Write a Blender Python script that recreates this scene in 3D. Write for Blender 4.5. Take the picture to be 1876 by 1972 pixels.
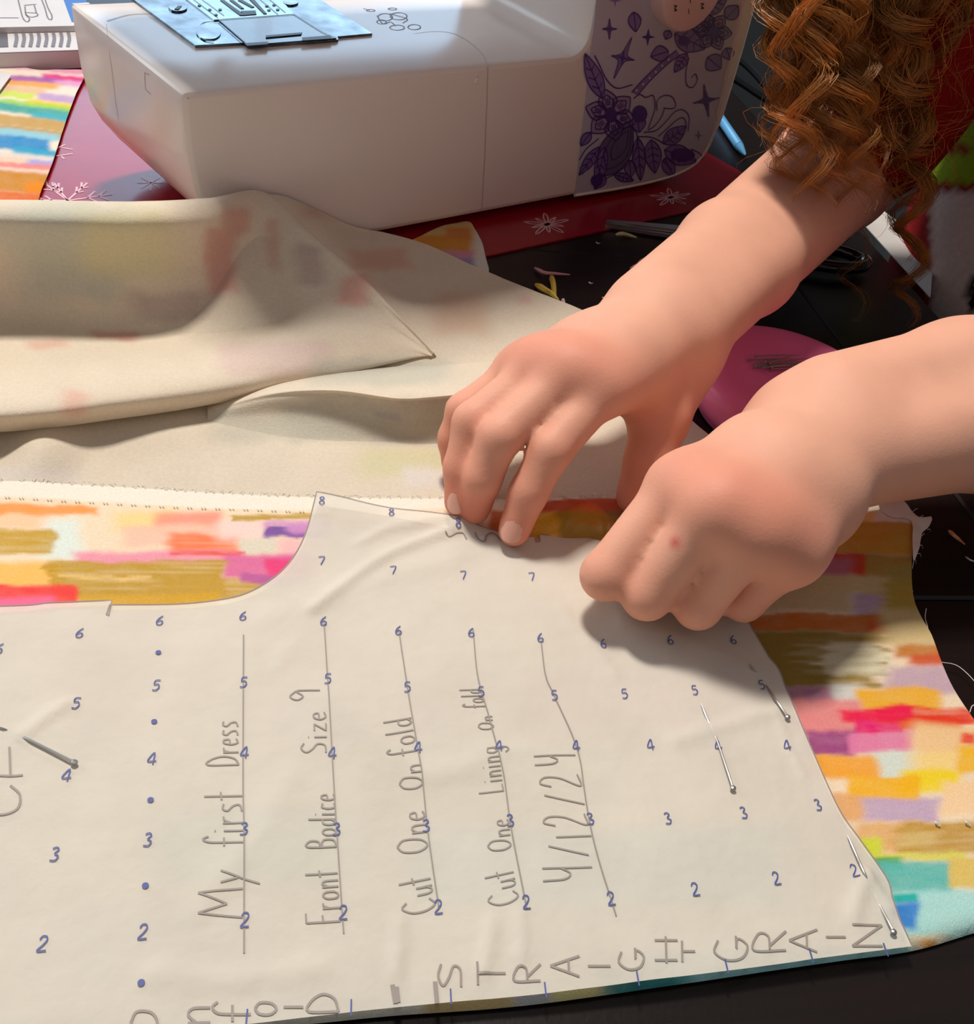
import bpy, bmesh, math, random
import numpy as np
from mathutils import Vector
from mathutils.geometry import delaunay_2d_cdt

random.seed(7)
RNG = np.random.default_rng(7)
for o in list(bpy.data.objects):
    bpy.data.objects.remove(o, do_unlink=True)
SC = bpy.context.scene
COL = SC.collection

# ------------------------------------------------------------------ camera
# (recovered from the one-inch number grid on the pattern paper; table top is z = 0)
FPX = 2068.65
CAM_ROT = (0.869782, -0.182268, -0.175328)
CAM_LOC = np.array([0.064407, -0.095005, 0.275192])
cam = bpy.data.cameras.new('camera')
cam.sensor_fit = 'HORIZONTAL'
cam.sensor_width = 36.0
cam.lens = FPX * 36.0 / 1876.0
cam.clip_start = 0.01
cam_o = bpy.data.objects.new('camera', cam)
cam_o.location = CAM_LOC
cam_o.rotation_euler = CAM_ROT
COL.objects.link(cam_o)
SC.camera = cam_o

# ------------------------------------------------------------------ light
SC.view_settings.view_transform = 'Standard'
SC.view_settings.look = 'None'
SC.view_settings.exposure = 0.10
SC.view_settings.gamma = 1.0
SC.view_settings.use_curve_mapping = False
world = bpy.data.worlds.new('room_ambient')
SC.world = world
world.use_nodes = True
bg = world.node_tree.nodes['Background']
bg.inputs[0].default_value = (0.80, 0.78, 0.80, 1)
bg.inputs[1].default_value = 0.27


def area_light(name, loc, target, sx, sy, power, col):
    l = bpy.data.lights.new(name, 'AREA')
    l.shape = 'RECTANGLE'
    l.size, l.size_y = sx, sy
    l.energy = power
    l.color = col
    o = bpy.data.objects.new(name, l)
    o.location = loc
    o.rotation_euler = (Vector(target) - Vector(loc)).to_track_quat('-Z', 'Y').to_euler()
    COL.objects.link(o)
    return o


area_light('ceiling_lamp_light', (-0.12, 0.82, 1.62), (0.15, 0.2, 0), 0.24, 0.24, 27.5, (1.0, 0.935, 0.865))
area_light('window_light_left', (-1.9, 1.35, 0.95), (0.1, 0.4, 0), 1.3, 1.1, 20, (0.80, 0.90, 1.0))
area_light('window_light_back', (0.15, 2.55, 0.78), (0.1, 0.4, 0.1), 1.3, 0.62, 7, (0.52, 0.74, 1.0))

# ------------------------------------------------------------------ pixel -> place
def _rot(a):
    cx, sx = math.cos(a[0]), math.sin(a[0])
    cy, sy = math.cos(a[1]), math.sin(a[1])
    cz, sz = math.cos(a[2]), math.sin(a[2])
    return (np.array([[cz, -sz, 0], [sz, cz, 0], [0, 0, 1]]) @ np.array([[cy, 0, sy], [0, 1, 0], [-sy, 0, cy]])
            @ np.array([[1, 0, 0], [0, cx, -sx], [0, sx, cx]]))


CR = _rot(CAM_ROT)


def ray(x, y):
    return CR @ np.array([(x - 938) / FPX, -(y - 986) / FPX, -1.0])


def at(x, y, z):
    """point of the sight line through a photo pixel at height z above the table"""
    d = ray(x, y)
    return CAM_LOC + d * ((z - CAM_LOC[2]) / d[2])


def aty(x, y, Y):
    d = ray(x, y)
    return CAM_LOC + d * ((Y - CAM_LOC[1]) / d[1])


def on_plane(x, y, p0, n):
    d = ray(x, y)
    return CAM_LOC + d * (((p0 - CAM_LOC) @ n) / (d @ n))


def topx(P):
    P = np.atleast_2d(np.asarray(P, float))
    d = (P - CAM_LOC) @ CR
    return np.stack([938 + FPX * d[:, 0] / -d[:, 2], 986 - FPX * d[:, 1] / -d[:, 2]], 1)


# ------------------------------------------------------------------ helpers
def lin(c):
    c = np.asarray(c, float) / 255.0
    return np.where(c <= 0.04045, c / 12.92, ((c + 0.055) / 1.055) ** 2.4)


def rgb(r, g, b, gain=1.0):
    v = np.clip(lin((r, g, b)) * gain, 0, 0.95)
    return (float(v[0]), float(v[1]), float(v[2]), 1.0)


def material(name, col, rough=0.5, metal=0.0, spec=0.5, noise=None, bump=None, attr=None, coat=0.0,
             sss=0.0, see_through=0.0, transl=0.0, sheen=0.0, grain=None):
    """procedural principled material; noise=(scale, amount), bump=(scale, strength), grain=(stretch xyz, scale, dark colour, amount)"""
    m = bpy.data.materials.new(name)
    m.use_nodes = True
    nt = m.node_tree
    N, L = nt.nodes, nt.links
    p = N['Principled BSDF']
    p.inputs['Base Color'].default_value = col
    p.inputs['Roughness'].default_value = rough
    p.inputs['Metallic'].default_value = metal
    p.inputs['Specular IOR Level'].default_value = spec
    p.inputs['Coat Weight'].default_value = coat
    p.inputs['Coat Roughness'].default_value = 0.08
    if sheen:
        p.inputs['Sheen Weight'].default_value = sheen
    if sss:
        p.inputs['Subsurface Weight'].default_value = sss
        p.inputs['Subsurface Radius'].default_value = (0.006, 0.0022, 0.0012)
        p.inputs['Subsurface Scale'].default_value = 0.6
    tc = N.new('ShaderNodeTexCoord')
    src = None
    if attr:
        a = N.new('ShaderNodeAttribute')
        a.attribute_name = attr
        src = a.outputs['Color']
    if grain:
        mp = N.new('ShaderNodeMapping')
        mp.inputs['Scale'].default_value = grain[0]
        L.new(tc.outputs['Object'], mp.inputs['Vector'])
        n = N.new('ShaderNodeTexNoise')
        n.inputs['Scale'].default_value = grain[1]
        n.inputs['Detail'].default_value = 6
        L.new(mp.outputs['Vector'], n.inputs['Vector'])
        mx = N.new('ShaderNodeMix')
        mx.data_type = 'RGBA'
        mx.inputs['A'].default_value = col
        mx.inputs['B'].default_value = grain[2]
        L.new(n.outputs['Fac'], mx.inputs['Factor'])
        src = mx.outputs['Result']
    if noise:
        n = N.new('ShaderNodeTexNoise')
        n.inputs['Scale'].default_value = noise[0]
        n.inputs['Detail'].default_value = 4
        L.new(tc.outputs['Object'], n.inputs['Vector'])
        mr = N.new('ShaderNodeMapRange')
        mr.inputs['From Min'].default_value = 0.3
        mr.inputs['From Max'].default_value = 0.7
        mr.inputs['To Min'].default_value = 1 - noise[1]
        mr.inputs['To Max'].default_value = 1 + noise[1]
        L.new(n.outputs['Fac'], mr.inputs['Value'])
        vm = N.new('ShaderNodeVectorMath')
        vm.operation = 'SCALE'
        if src is None:
            vm.inputs[0].default_value = col[:3]
        else:
            L.new(src, vm.inputs[0])
        L.new(mr.outputs['Result'], vm.inputs['Scale'])
        src = vm.outputs['Vector']
    if src is not None:
        L.new(src, p.inputs['Base Color'])
    if bump:
        n = N.new('ShaderNodeTexNoise')
        n.inputs['Scale'].default_value = bump[0]
        n.inputs['Detail'].default_value = 3
        L.new(tc.outputs['Object'], n.inputs['Vector'])
        b = N.new('ShaderNodeBump')
        b.inputs['Strength'].default_value = bump[1]
        b.inputs['Distance'].default_value = 0.001
        L.new(n.outputs['Fac'], b.inputs['Height'])
        L.new(b.outputs['Normal'], p.inputs['Normal'])
    out = N['Material Output']
    last = p.outputs['BSDF']
    if transl:
        t = N.new('ShaderNodeBsdfTranslucent')
        if src is not None:
            L.new(src, t.inputs['Color'])
        else:
            t.inputs['Color'].default_value = col
        ms = N.new('ShaderNodeMixShader')
        ms.inputs[0].default_value = transl
        L.new(last, ms.inputs[1])
        L.new(t.outputs[0], ms.inputs[2])
        last = ms.outputs[0]
    if see_through:
        t = N.new('ShaderNodeBsdfTransparent')
        ms = N.new('ShaderNodeMixShader')
        ms.inputs[0].default_value = see_through
        L.new(last, ms.inputs[1])
        L.new(t.outputs[0], ms.inputs[2])
        last = ms.outputs[0]
    L.new(last, out.inputs['Surface'])
    return m


def mesh_obj(name, verts, faces, mat, parent=None, smooth=True, colors=None, angle=None):
    me = bpy.data.meshes.new(name)
    me.from_pydata([tuple(map(float, v)) for v in verts], [], [tuple(map(int, f)) for f in faces])
    me.update()
    if colors is not None:
        ca = me.color_attributes.new('Col', 'FLOAT_COLOR', 'POINT')
        c4 = np.ones((len(verts), 4), np.float32)
        c4[:, :3] = colors
        ca.data.foreach_set('color', c4.ravel())
    if smooth:
        me.polygons.foreach_set('use_smooth', [True] * len(me.polygons))
        if angle:
            me.set_sharp_from_angle(angle=math.radians(angle))
    if mat:
        me.materials.append(mat)
    o = bpy.data.objects.new(name, me)
    COL.objects.link(o)
    if parent is not None:
        o.parent = parent
    return o


def tag(o, label, cat, group=None):
    o['label'] = label
    o['category'] = cat
    if group:
        o['group'] = group
    return o


def structure(o):
    o['kind'] = 'structure'
    return o


def thing(name, label, cat, group=None):
    o = bpy.data.objects.new(name, None)
    o.empty_display_size = 0.02
    COL.objects.link(o)
    return tag(o, label, cat, group)


class MB:
    """collects shapes into one mesh"""
    def __init__(s):
        s.v, s.f, s.n = [], [], 0

    def add(s, v, f):
        s.v.extend([tuple(map(float, q)) for q in v])
        s.f.extend([tuple(i + s.n for i in q) for q in f])
        s.n += len(v)
        return s

    def build(s, name, mat, parent=None, smooth=True, angle=40):
        return mesh_obj(name, s.v, s.f, mat, parent, smooth, None, angle)


def box_vf(x0, x1, y0, y1, z0, z1):
    v = [(x, y, z) for z in (z0, z1) for y in (y0, y1) for x in (x0, x1)]
    return v, [(0, 2, 3, 1), (4, 5, 7, 6), (0, 1, 5, 4), (2, 6, 7, 3), (0, 4, 6, 2), (1, 3, 7, 5)]


def catmull(P, step):
    """smooth polyline through P, resampled about every `step`"""
    P = np.asarray(P, float)
    if len(P) == 2:
        n = max(2, int(np.linalg.norm(P[1] - P[0]) / step) + 1)
        return P[0] + (P[1] - P[0]) * np.linspace(0, 1, n)[:, None]
    Q = np.vstack([2 * P[0] - P[1], P, 2 * P[-1] - P[-2]])
    out = []
    for i in range(1, len(Q) - 2):
        n = max(2, int(np.linalg.norm(Q[i + 1] - Q[i]) / step) + 1)
        t = np.linspace(0, 1, n, endpoint=False)[:, None]
        p0, p1, p2, p3 = Q[i - 1], Q[i], Q[i + 1], Q[i + 2]
        out.append(0.5 * ((2 * p1) + (-p0 + p2) * t + (2 * p0 - 5 * p1 + 4 * p2 - p3) * t ** 2 + (-p0 + 3 * p1 - 3 * p2 + p3) * t ** 3))
    out.append(P[-1:])
    return np.vstack(out)


def tube_vf(P, R, seg=8, caps=True):
    P = np.asarray(P, float)
    n = len(P)
    R = np.full(n, R) if np.isscalar(R) else np.asarray(R, float)
    T = np.gradient(P, axis=0)
    T /= np.linalg.norm(T, axis=1)[:, None] + 1e-12
    up = np.array([0, 0, 1.0]) if abs(T[0][2]) < 0.9 else np.array([1.0, 0, 0])
    v = []
    a = np.cross(T[0], up)
    a /= np.linalg.norm(a)
    for i in range(n):
        a = a - T[i] * (a @ T[i])
        a /= np.linalg.norm(a) + 1e-12
        b = np.cross(T[i], a)
        for k in range(seg):
            th = 2 * math.pi * k / seg
            v.append(P[i] + R[i] * (math.cos(th) * a + math.sin(th) * b))
    f = [(i * seg + k, i * seg + (k + 1) % seg, (i + 1) * seg + (k + 1) % seg, (i + 1) * seg + k) for i in range(n - 1) for k in range(seg)]
    if caps:
        f.append(tuple(range(seg))[::-1])
        f.append(tuple((n - 1) * seg + k for k in range(seg)))
    return v, f


def lathe_vf(prof, seg=48, center=(0, 0, 0)):
    c = np.array(center, float)
    v = [c + np.array([r * math.cos(2 * math.pi * k / seg), r * math.sin(2 * math.pi * k / seg), z]) for r, z in prof for k in range(seg)]
    f = [(i * seg + k, i * seg + (k + 1) % seg, (i + 1) * seg + (k + 1) % seg, (i + 1) * seg + k) for i in range(len(prof) - 1) for k in range(seg)]
    return v, f


def prism_vf(poly, h):
    """poly: list of 3D points (planar, horizontal); extruded by vector h downward/up"""
    P = np.asarray(poly, float)
    n = len(P)
    v = np.vstack([P, P + np.asarray(h, float)])
    f = [tuple(range(n)), tuple(range(2 * n - 1, n - 1, -1))]
    f += [(i, n + i, n + (i + 1) % n, (i + 1) % n) for i in range(n)]
    return v, f


def ribbon_vf(P, w, nrm, taper=False):
    """flat drawn line of width w along the 3D polyline P lying on a surface with normal nrm"""
    P = np.asarray(P, float)
    T = np.gradient(P, axis=0)
    S = np.cross(T, np.asarray(nrm, float))
    S /= np.linalg.norm(S, axis=1)[:, None] + 1e-12
    ww = np.full(len(P), w / 2)
    if taper:
        t = np.linspace(0, 1, len(P))
        ww = ww * (0.25 + 0.75 * np.sin(math.pi * np.clip(t, 0.02, 0.98)))
    v = np.vstack([P + S * ww[:, None], P - S * ww[:, None]])
    n = len(P)
    f = [(i, i + 1, n + i + 1, n + i) for i in range(n - 1)]
    return v, f


_lat = RNG.random((256, 256))


def vnoise(x, y):
    x = np.asarray(x, float)
    y = np.asarray(y, float)
    xi, yi = np.floor(x).astype(int), np.floor(y).astype(int)
    fx, fy = x - xi, y - yi
    fx, fy = fx * fx * (3 - 2 * fx), fy * fy * (3 - 2 * fy)
    g = lambda a, b: _lat[a % 256, b % 256]
    return (g(xi, yi) * (1 - fx) + g(xi + 1, yi) * fx) * (1 - fy) + (g(xi, yi + 1) * (1 - fx) + g(xi + 1, yi + 1) * fx) * fy


def fbm(x, y):
    return 0.55 * vnoise(x, y) + 0.3 * vnoise(2.1 * x + 7, 2.1 * y + 3) + 0.15 * vnoise(4.3 * x + 1, 4.3 * y + 9)


def sstep(a, b, x):
    t = np.clip((x - a) / (b - a + 1e-12), 0, 1)
    return t * t * (3 - 2 * t)


def fill_region(outline, step, extra=None):
    """triangulate the inside of a plan outline on a regular grid; returns 2D points and faces"""
    O = np.asarray(outline, float)
    lo, hi = O.min(0), O.max(0)
    gx, gy = np.meshgrid(np.arange(lo[0], hi[0], step), np.arange(lo[1], hi[1], step))
    gx = gx + (np.arange(gx.shape[0]) % 2)[:, None] * step * 0.5
    G = np.stack([gx.ravel(), gy.ravel()], 1)
    ins = np.zeros(len(G), bool)
    dm = np.full(len(G), 1e9)
    A, B = O, np.roll(O, -1, 0)
    for a, b in zip(A, B):
        c = (a[1] > G[:, 1]) != (b[1] > G[:, 1])
        with np.errstate(divide='ignore', invalid='ignore'):
            xx = (b[0] - a[0]) * (G[:, 1] - a[1]) / (b[1] - a[1]) + a[0]
        ins ^= c & (G[:, 0] < xx)
        ab = b - a
        t = np.clip(((G - a) @ ab) / (ab @ ab + 1e-15), 0, 1)
        dm = np.minimum(dm, np.linalg.norm(G - a - t[:, None] * ab, axis=1))
    G = G[ins & (dm > step * 0.45)]
    pts = [Vector(p) for p in O] + [Vector(p) for p in G]
    n = len(O)
    r = delaunay_2d_cdt(pts, [(i, (i + 1) % n) for i in range(n)], [], 1, 1e-7)
    return np.array([tuple(p) for p in r[0]]), r[2]


def dist_poly(P, line):
    """distance of 2D points to an open polyline"""
    d = np.full(len(P), 1e9)
    L = np.asarray(line, float)
    for a, b in zip(L, L[1:]):
        ab = b - a
        t = np.clip(((P - a) @ ab) / (ab @ ab + 1e-15), 0, 1)
        d = np.minimum(d, np.linalg.norm(P - a - t[:, None] * ab, axis=1))
    return d


def plan(pxs, z):
    return np.array([at(x, y, z)[:2] for x, y in pxs])


def paint(px, base, strokes, gain=1.15, warp=7.0):
    """brush-stroke print; px = photo-frame coordinates of the cloth points, strokes = (x0, x1, y0, y1, rgb, soft, streak)"""
    x, y = px[:, 0], px[:, 1]
    wx = x + warp * 2 * (fbm(x / 37, y / 29) - 0.5) + warp * 2.4 * (vnoise(x / 90 + 5, y / 60) - 0.5)
    wy = y + warp * 1.6 * (fbm(x / 41 + 50, y / 33 + 20) - 0.5) + warp * 1.2 * (vnoise(x / 110, y / 70 + 31) - 0.5)
    col = np.tile(np.clip(lin(base) * gain, 0, 0.93), (len(px), 1))
    col *= (1 + 0.10 * (fbm(x / 60, y / 40) - 0.5))[:, None]
    for i, s in enumerate(strokes):
        x0, x1, y0, y1, c, soft, streak = s
        soft = soft * 1.3 + 1.5
        j = streak * 2 * (fbm(x / 260 + i * 13.1, y / 7.0 + i * 7) - 0.5) if streak else 0
        j2 = streak * 2 * (fbm(x / 260 + i * 3.7, y / 6.0 + i * 11) - 0.5) if streak else 0
        m = sstep(x0 - soft, x0 + soft, wx + j) * (1 - sstep(x1 - soft, x1 + soft, wx + j2))
        m = m * sstep(y0 - soft * 0.5, y0 + soft * 0.5, wy) * (1 - sstep(y1 - soft * 0.5, y1 + soft * 0.5, wy))
        m = m * (0.86 + 0.16 * fbm(x / 30 + i, y / 12 + i))
        if streak:
            m = m * (0.78 + 0.22 * sstep(0.2, 0.55, vnoise(x / 120 + i, y / 3.2 + i)))
        cc = np.clip(lin(c) * gain, 0, 0.93)
        col = col * (1 - m[:, None]) + cc * m[:, None]
    return np.clip(col, 0.002, 0.95)

# ================================================================== setting
M_wall = material('wall_paint', rgb(205, 196, 184), 0.8, noise=(3, 0.04))
M_floor = material('grey_carpet', rgb(62, 64, 66), 0.95, noise=(180, 0.25), bump=(400, 0.6))
M_frame = material('white_window_frame', rgb(225, 224, 220), 0.4)
M_sky = bpy.data.materials.new('daylight_pane')
M_sky.use_nodes = True
_n = M_sky.node_tree.nodes
_e = _n.new('ShaderNodeEmission')
_e.inputs[0].default_value = (0.55, 0.80, 1.0, 1)
_e.inputs[1].default_value = 0.8
M_sky.node_tree.links.new(_e.outputs[0], _n['Material Output'].inputs['Surface'])

FZ = -0.74
m = MB(); m.add(*box_vf(-2.2, 2.2, -1.6, 2.8, FZ - 0.05, FZ))
structure(m.build('floor', M_floor, smooth=False))


M_wall_dark = material('charcoal_wall_paint', rgb(66, 69, 72), 0.8, noise=(3, 0.04))


def wall_with_window(name, axis, pos, a0, a1, z0, z1, w0, w1, wz0, wz1, paint_=None):
    m = MB()
    for (p, q, r, s) in [(a0, w0, z0, z1), (w1, a1, z0, z1), (w0, w1, z0, wz0), (w0, w1, wz1, z1)]:
        m.add(*(box_vf(p, q, pos, pos + 0.1, r, s) if axis == 'y' else box_vf(pos - 0.1, pos, p, q, r, s)))
    return structure(m.build(name, paint_ or M_wall, smooth=False))


def window(name, axis, pos, w0, w1, z0, z1):
    def B(a, b, d0, d1, c, d):
        return box_vf(a, b, pos + d0, pos + d1, c, d) if axis == 'y' else box_vf(pos - d1, pos - d0, a, b, c, d)
    t = 0.045
    m = MB()
    for q in [(w0, w1, z0, z0 + t), (w0, w1, z1 - t, z1), (w0, w0 + t, z0, z1), (w1 - t, w1, z0, z1),
              ((w0 + w1) / 2 - 0.02, (w0 + w1) / 2 + 0.02, z0, z1)]:
        m.add(*B(q[0], q[1], 0.0, 0.06, q[2], q[3]))
    o = structure(m.build(name, M_frame, smooth=False))
    mid = (w0 + w1) / 2
    for a, b in ((w0 + t, mid - 0.02), (mid + 0.02, w1 - t)):
        q = MB(); q.add(*B(a, b, 0.025, 0.032, z0 + t, z1 - t))
        q.build('pane', M_sky, o, smooth=False)
    return o


wall_with_window('wall_back', 'y', 2.62, -2.2, 2.2, FZ, 1.75, -0.55, 0.85, 0.42, 1.14, M_wall_dark)
window('window_1', 'y', 2.62, -0.55, 0.85, 0.42, 1.14)
wall_with_window('wall_left', 'x', -2.0, -1.6, 2.62, FZ, 1.75, 0.65, 2.05, 0.38, 1.52)
window('window_2', 'x', -2.0, 0.65, 2.05, 0.38, 1.52)

# pendant lamp whose light is the warm key light above the table
M_shade = material('lamp_shade_fabric', rgb(226, 214, 190), 0.8)
M_black = material('black_plastic', rgb(18, 18, 20), 0.35)
lamp = thing('pendant_lamp', 'drum pendant lamp hanging above the sewing table', 'lamp')
lamp.location = (-0.12, 0.82, 1.62)
m = MB(); m.add(*lathe_vf([(0.19, -0.06), (0.19, 0.16), (0.186, 0.16), (0.186, -0.06), (0.19, -0.06)], 40)); m.build('shade', M_shade, lamp)
m = MB(); m.add(*tube_vf([(0, 0, 0.04), (0, 0, 0.6)], 0.004)); m.build('cord', M_black, lamp)
m = MB(); m.add(*box_vf(-0.188, 0.188, -0.004, 0.004, 0.03, 0.04)); m.build('shade_arm', M_black, lamp)

# ------------------------------------------------------------------ table
M_wood = material('espresso_wood', rgb(31, 19, 16), 0.34, spec=0.3, grain=((3, 60, 20), 3.0, rgb(11, 8, 8), 1), bump=(500, 0.05))
TX0, TX1, TY0, TY1 = -0.95, 0.490, -0.245, 0.875
table = thing('dining_table', 'dark espresso wooden table of long boards under the sewing things', 'table')


def board(x0, x1, y0, y1):
    c = 0.0012
    v = [(x0, y0, -0.03), (x1, y0, -0.03), (x1, y1, -0.03), (x0, y1, -0.03),
         (x0, y0, -c), (x1, y0, -c), (x1, y1, -c), (x0, y1, -c),
         (x0 + c, y0 + c, 0), (x1 - c, y0 + c, 0), (x1 - c, y1 - c, 0), (x0 + c, y1 - c, 0)]
    f = [(3, 2, 1, 0), (8, 9, 10, 11)]
    for a, b in ((0, 4), (4, 8)):
        f += [(a + i, a + (i + 1) % 4, b + (i + 1) % 4, b + i) for i in range(4)]
    mesh_obj('board', v, f, M_wood, table, smooth=False)


for i in range(8):
    board(TX0, 0.404, TY0 + 0.14 * i + 0.0004, TY0 + 0.14 * (i + 1) - 0.0004)
board(0.4048, TX1, TY0, TY1)
m = MB()
for a in ((TX0 + 0.03, TX1 - 0.03, TY0 + 0.03, TY0 + 0.05), (TX0 + 0.03, TX1 - 0.03, TY1 - 0.05, TY1 - 0.03), (TX0 + 0.03, TX0 + 0.05, TY0 + 0.03, TY1 - 0.03), (TX1 - 0.05, TX1 - 0.03, TY0 + 0.03, TY1 - 0.03)):
    m.add(*box_vf(*a, -0.11, -0.03))
m.build('apron', M_wood, table, smooth=False)
for x in (TX0 + 0.03, TX1 - 0.10):
    for y in (TY0 + 0.03, TY1 - 0.10):
        m = MB(); m.add(*box_vf(x, x + 0.07, y, y + 0.07, FZ, -0.03)); m.build('leg', M_wood, table, smooth=False)

# ------------------------------------------------------------------ sewing machine frame of reference
MA = at(735, 447, 0.006)
MU = at(1300, 340, 0.006) - MA
MU /= np.linalg.norm(MU)
MN = np.array([MU[1], -MU[0], 0.0])          # front face normal, towards the sewer
MO = np.array([MA[0], MA[1], 0.0])


def mach(s, d, z):
    return MO + s * MU - d * MN + np.array([0, 0, z])


def front(px, py, off=0.0004):
    return on_plane(px, py, MO + MN * off, MN)


# ------------------------------------------------------------------ red snowflake place mat
M_mat = material('red_vinyl', rgb(150, 12, 30), 0.24, spec=0.42, noise=(60, 0.05), bump=(25, 0.08), coat=0.1)
M_flake = material('snowflake_print', rgb(226, 176, 184), 0.35)
mat_o = thing('place_mat', 'glossy red place mat with white snowflakes under the sewing machine', 'place mat')
ring = [mach(s, d, 0.0012) for s, d in ((-0.36, -0.036), (0.312, -0.036), (0.318, -0.028), (0.318, 0.27), (0.312, 0.278), (-0.36, 0.278))]
m = MB(); m.add(*prism_vf(ring, (0, 0, -0.0011))); m.build('sheet', M_mat, mat_o, smooth=False)


def flake_lines(name, lines, w=0.0011):
    m = MB()
    for L in lines:
        P = np.array([at(x, y, 0.00135) for x, y in L])
        m.add(*ribbon_vf(catmull(P, 0.004) if len(P) > 2 else catmull(P, 0.004), w, (0, 0, 1)))
    m.build(name, M_flake, mat_o, smooth=False)


def branch(c, tip, k=(0.45, 0.7), bl=0.28):
    c, tip = np.array(c, float), np.array(tip, float)
    d = tip - c
    out = [[c, tip]]
    for q in k:
        b = c + d * q
        for s in (-1, 1):
            side = np.array([-d[1] * s, d[0] * s * 0.6])
            out.append([b, b + d * bl * 0.7 + side * bl * 0.7])
    return out


L = []
for tip in ((72, 342), (104, 352), (168, 352), (216, 374), (62, 384), (172, 396), (96, 402)):
    L += branch((130, 386), tip)
flake_lines('snowflake', L)
L = [[(290, 352), (290 + 26 * math.cos(a), 352 + 15 * math.sin(a))] for a in np.linspace(0, 2 * math.pi, 9)[:-1]]
flake_lines('snowflake', L, 0.0008)
flake_lines('snowflake', [[(108, 286), (126, 278)], [(118, 284), (140, 288)], [(108, 300), (140, 296)], [(116, 299), (124, 306)]])
for cx, cy, rx, ry in ((1054, 432, 46, 22), (1292, 380, 42, 18)):
    L = []
    for k, a in enumerate(np.linspace(0, 2 * math.pi, 11)[:-1]):
        r = 1.0 if k % 2 else 0.72
        tip = (cx + rx * r * math.cos(a + .2), cy + ry * r * math.sin(a + .2))
        L.append([(cx, cy), (cx + .6 * rx * r * math.cos(a + .05), cy + .6 * ry * r * math.sin(a + .05)), tip, (cx + .6 * rx * r * math.cos(a + .36), cy + .6 * ry * r * math.sin(a + .36)), (cx, cy)])
    flake_lines('snowflake', L, 0.0009)

# ------------------------------------------------------------------ sewing machine
M_body = material('white_machine_plastic', rgb(230, 221, 215), 0.24, spec=0.36)
M_seam = material('seam_shadow_gap', rgb(196, 186, 180), 0.6)
M_metal = material('polished_steel', (0.15, 0.18, 0.205, 1), 0.20, metal=1.0, noise=(70, 0.7))
M_dark = material('black_slot', rgb(14, 14, 16), 0.4)
M_panel = material('grey_lavender_panel', rgb(186, 186, 204), 0.35)
M_violet = material('violet_print', rgb(76, 44, 130), 0.4)
M_violet2 = material('pale_violet_print', rgb(128, 108, 168), 0.4)
M_print = material('grey_print', rgb(118, 104, 108), 0.5)
M_rubber = material('black_rubber', rgb(20, 20, 20), 0.8)
machine = thing('sewing_machine', 'white sewing machine with purple flower print panel on the red mat', 'sewing machine')


def offset_poly(P, o):
    P = np.asarray(P, float)
    a = P - np.roll(P, 1, 0)
    b = np.roll(P, -1, 0) - P
    na = np.stack([-a[:, 1], a[:, 0]], 1) / (np.linalg.norm(a, axis=1)[:, None] + 1e-12)
    nb = np.stack([-b[:, 1], b[:, 0]], 1) / (np.linalg.norm(b, axis=1)[:, None] + 1e-12)
    n = na + nb
    n /= np.linalg.norm(n, axis=1)[:, None] + 1e-12
    k = 1 / np.clip((n * na).sum(1), 0.5, 1)
    return P + n * (o * k)[:, None]


def arc(cx, cz, r, a0, a1, n=7):
    return [(cx + r * math.cos(math.radians(t)), cz + r * math.sin(math.radians(t))) for t in np.linspace(a0, a1, n)]


# front outline of the machine (s, z), counter-clockwise seen from the front
prof = [(-0.066, 0.0065), (0.0, 0.006), (0.12, 0.006), (0.235, 0.006)]
prof += arc(0.240, 0.046, 0.040, -90, 0, 9)
prof += [(0.278, 0.09), (0.272, 0.16), (0.268, 0.262)]
prof += arc(0.250, 0.272, 0.018, 0, 90, 6)
prof += [(0.1, 0.292), (-0.06, 0.292)] + arc(-0.085, 0.262, 0.030, 90, 180, 7) + [(-0.115, 0.20)]
prof += arc(-0.105, 0.188, 0.010, 180, 270, 4) + [(-0.02, 0.178)] + arc(-0.014, 0.190, 0.012, -90, 0, 4)[:3]
prof += [(0.0, 0.205), (0.10, 0.208)] + [(0.113, 0.205), (0.119, 0.196), (0.1215, 0.185)]
prof += [(0.1255, 0.14), (0.129, 0.108)] + arc(0.1175, 0.1050, 0.0115, 0, -90, 7)[1:]
prof += [(0.03, 0.0932), (-0.10, 0.0922)] + arc(-0.1165, 0.0895, 0.0027, 90, 180, 4)
prof += [(-0.1185, 0.080), (-0.1165, 0.062), (-0.1125, 0.044), (-0.107, 0.034), (-0.098, 0.023), (-0.086, 0.0135)]
prof = np.array(prof)
DEP = 0.118
rings = [(0.0032, 0.0), (0.0018, 0.0003), (0.0007, 0.0010), (0.0, 0.0032), (0.0, DEP * 0.33), (0.0, DEP * 0.66), (0.0, DEP - 0.007), (0.0018, DEP - 0.002), (0.007, DEP)]
m = MB()
V = []
for o, d in rings:
    V += [mach(s, d, z) for s, z in offset_poly(prof, o)]
n = len(prof)
F = [tuple(range(len(V) - 1, len(V) - n - 1, -1))]
for r in range(len(rings) - 1):
    F += [(r * n + i, (r + 1) * n + i, (r + 1) * n + (i + 1) % n, r * n + (i + 1) % n) for i in range(n)]
m.add(V, F)
cap, cf = fill_region(offset_poly(prof, rings[0][0]), 0.04)
m.add([mach(a, 0.0, b) for a, b in cap], [tuple(q) for q in cf])
m.build('body', M_body, machine, angle=28)

for s, d in ((-0.05, 0.02), (-0.05, 0.095), (0.21, 0.02), (0.21, 0.095)):
    m = MB(); m.add(*lathe_vf([(0, 0.0012), (0.009, 0.0012), (0.0085, 0.0075), (0, 0.0075)], 16, mach(s, d, 0)))
    m.build('rubber_foot', M_rubber, machine)

ZB = 0.0931                                     # bed surface


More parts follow.
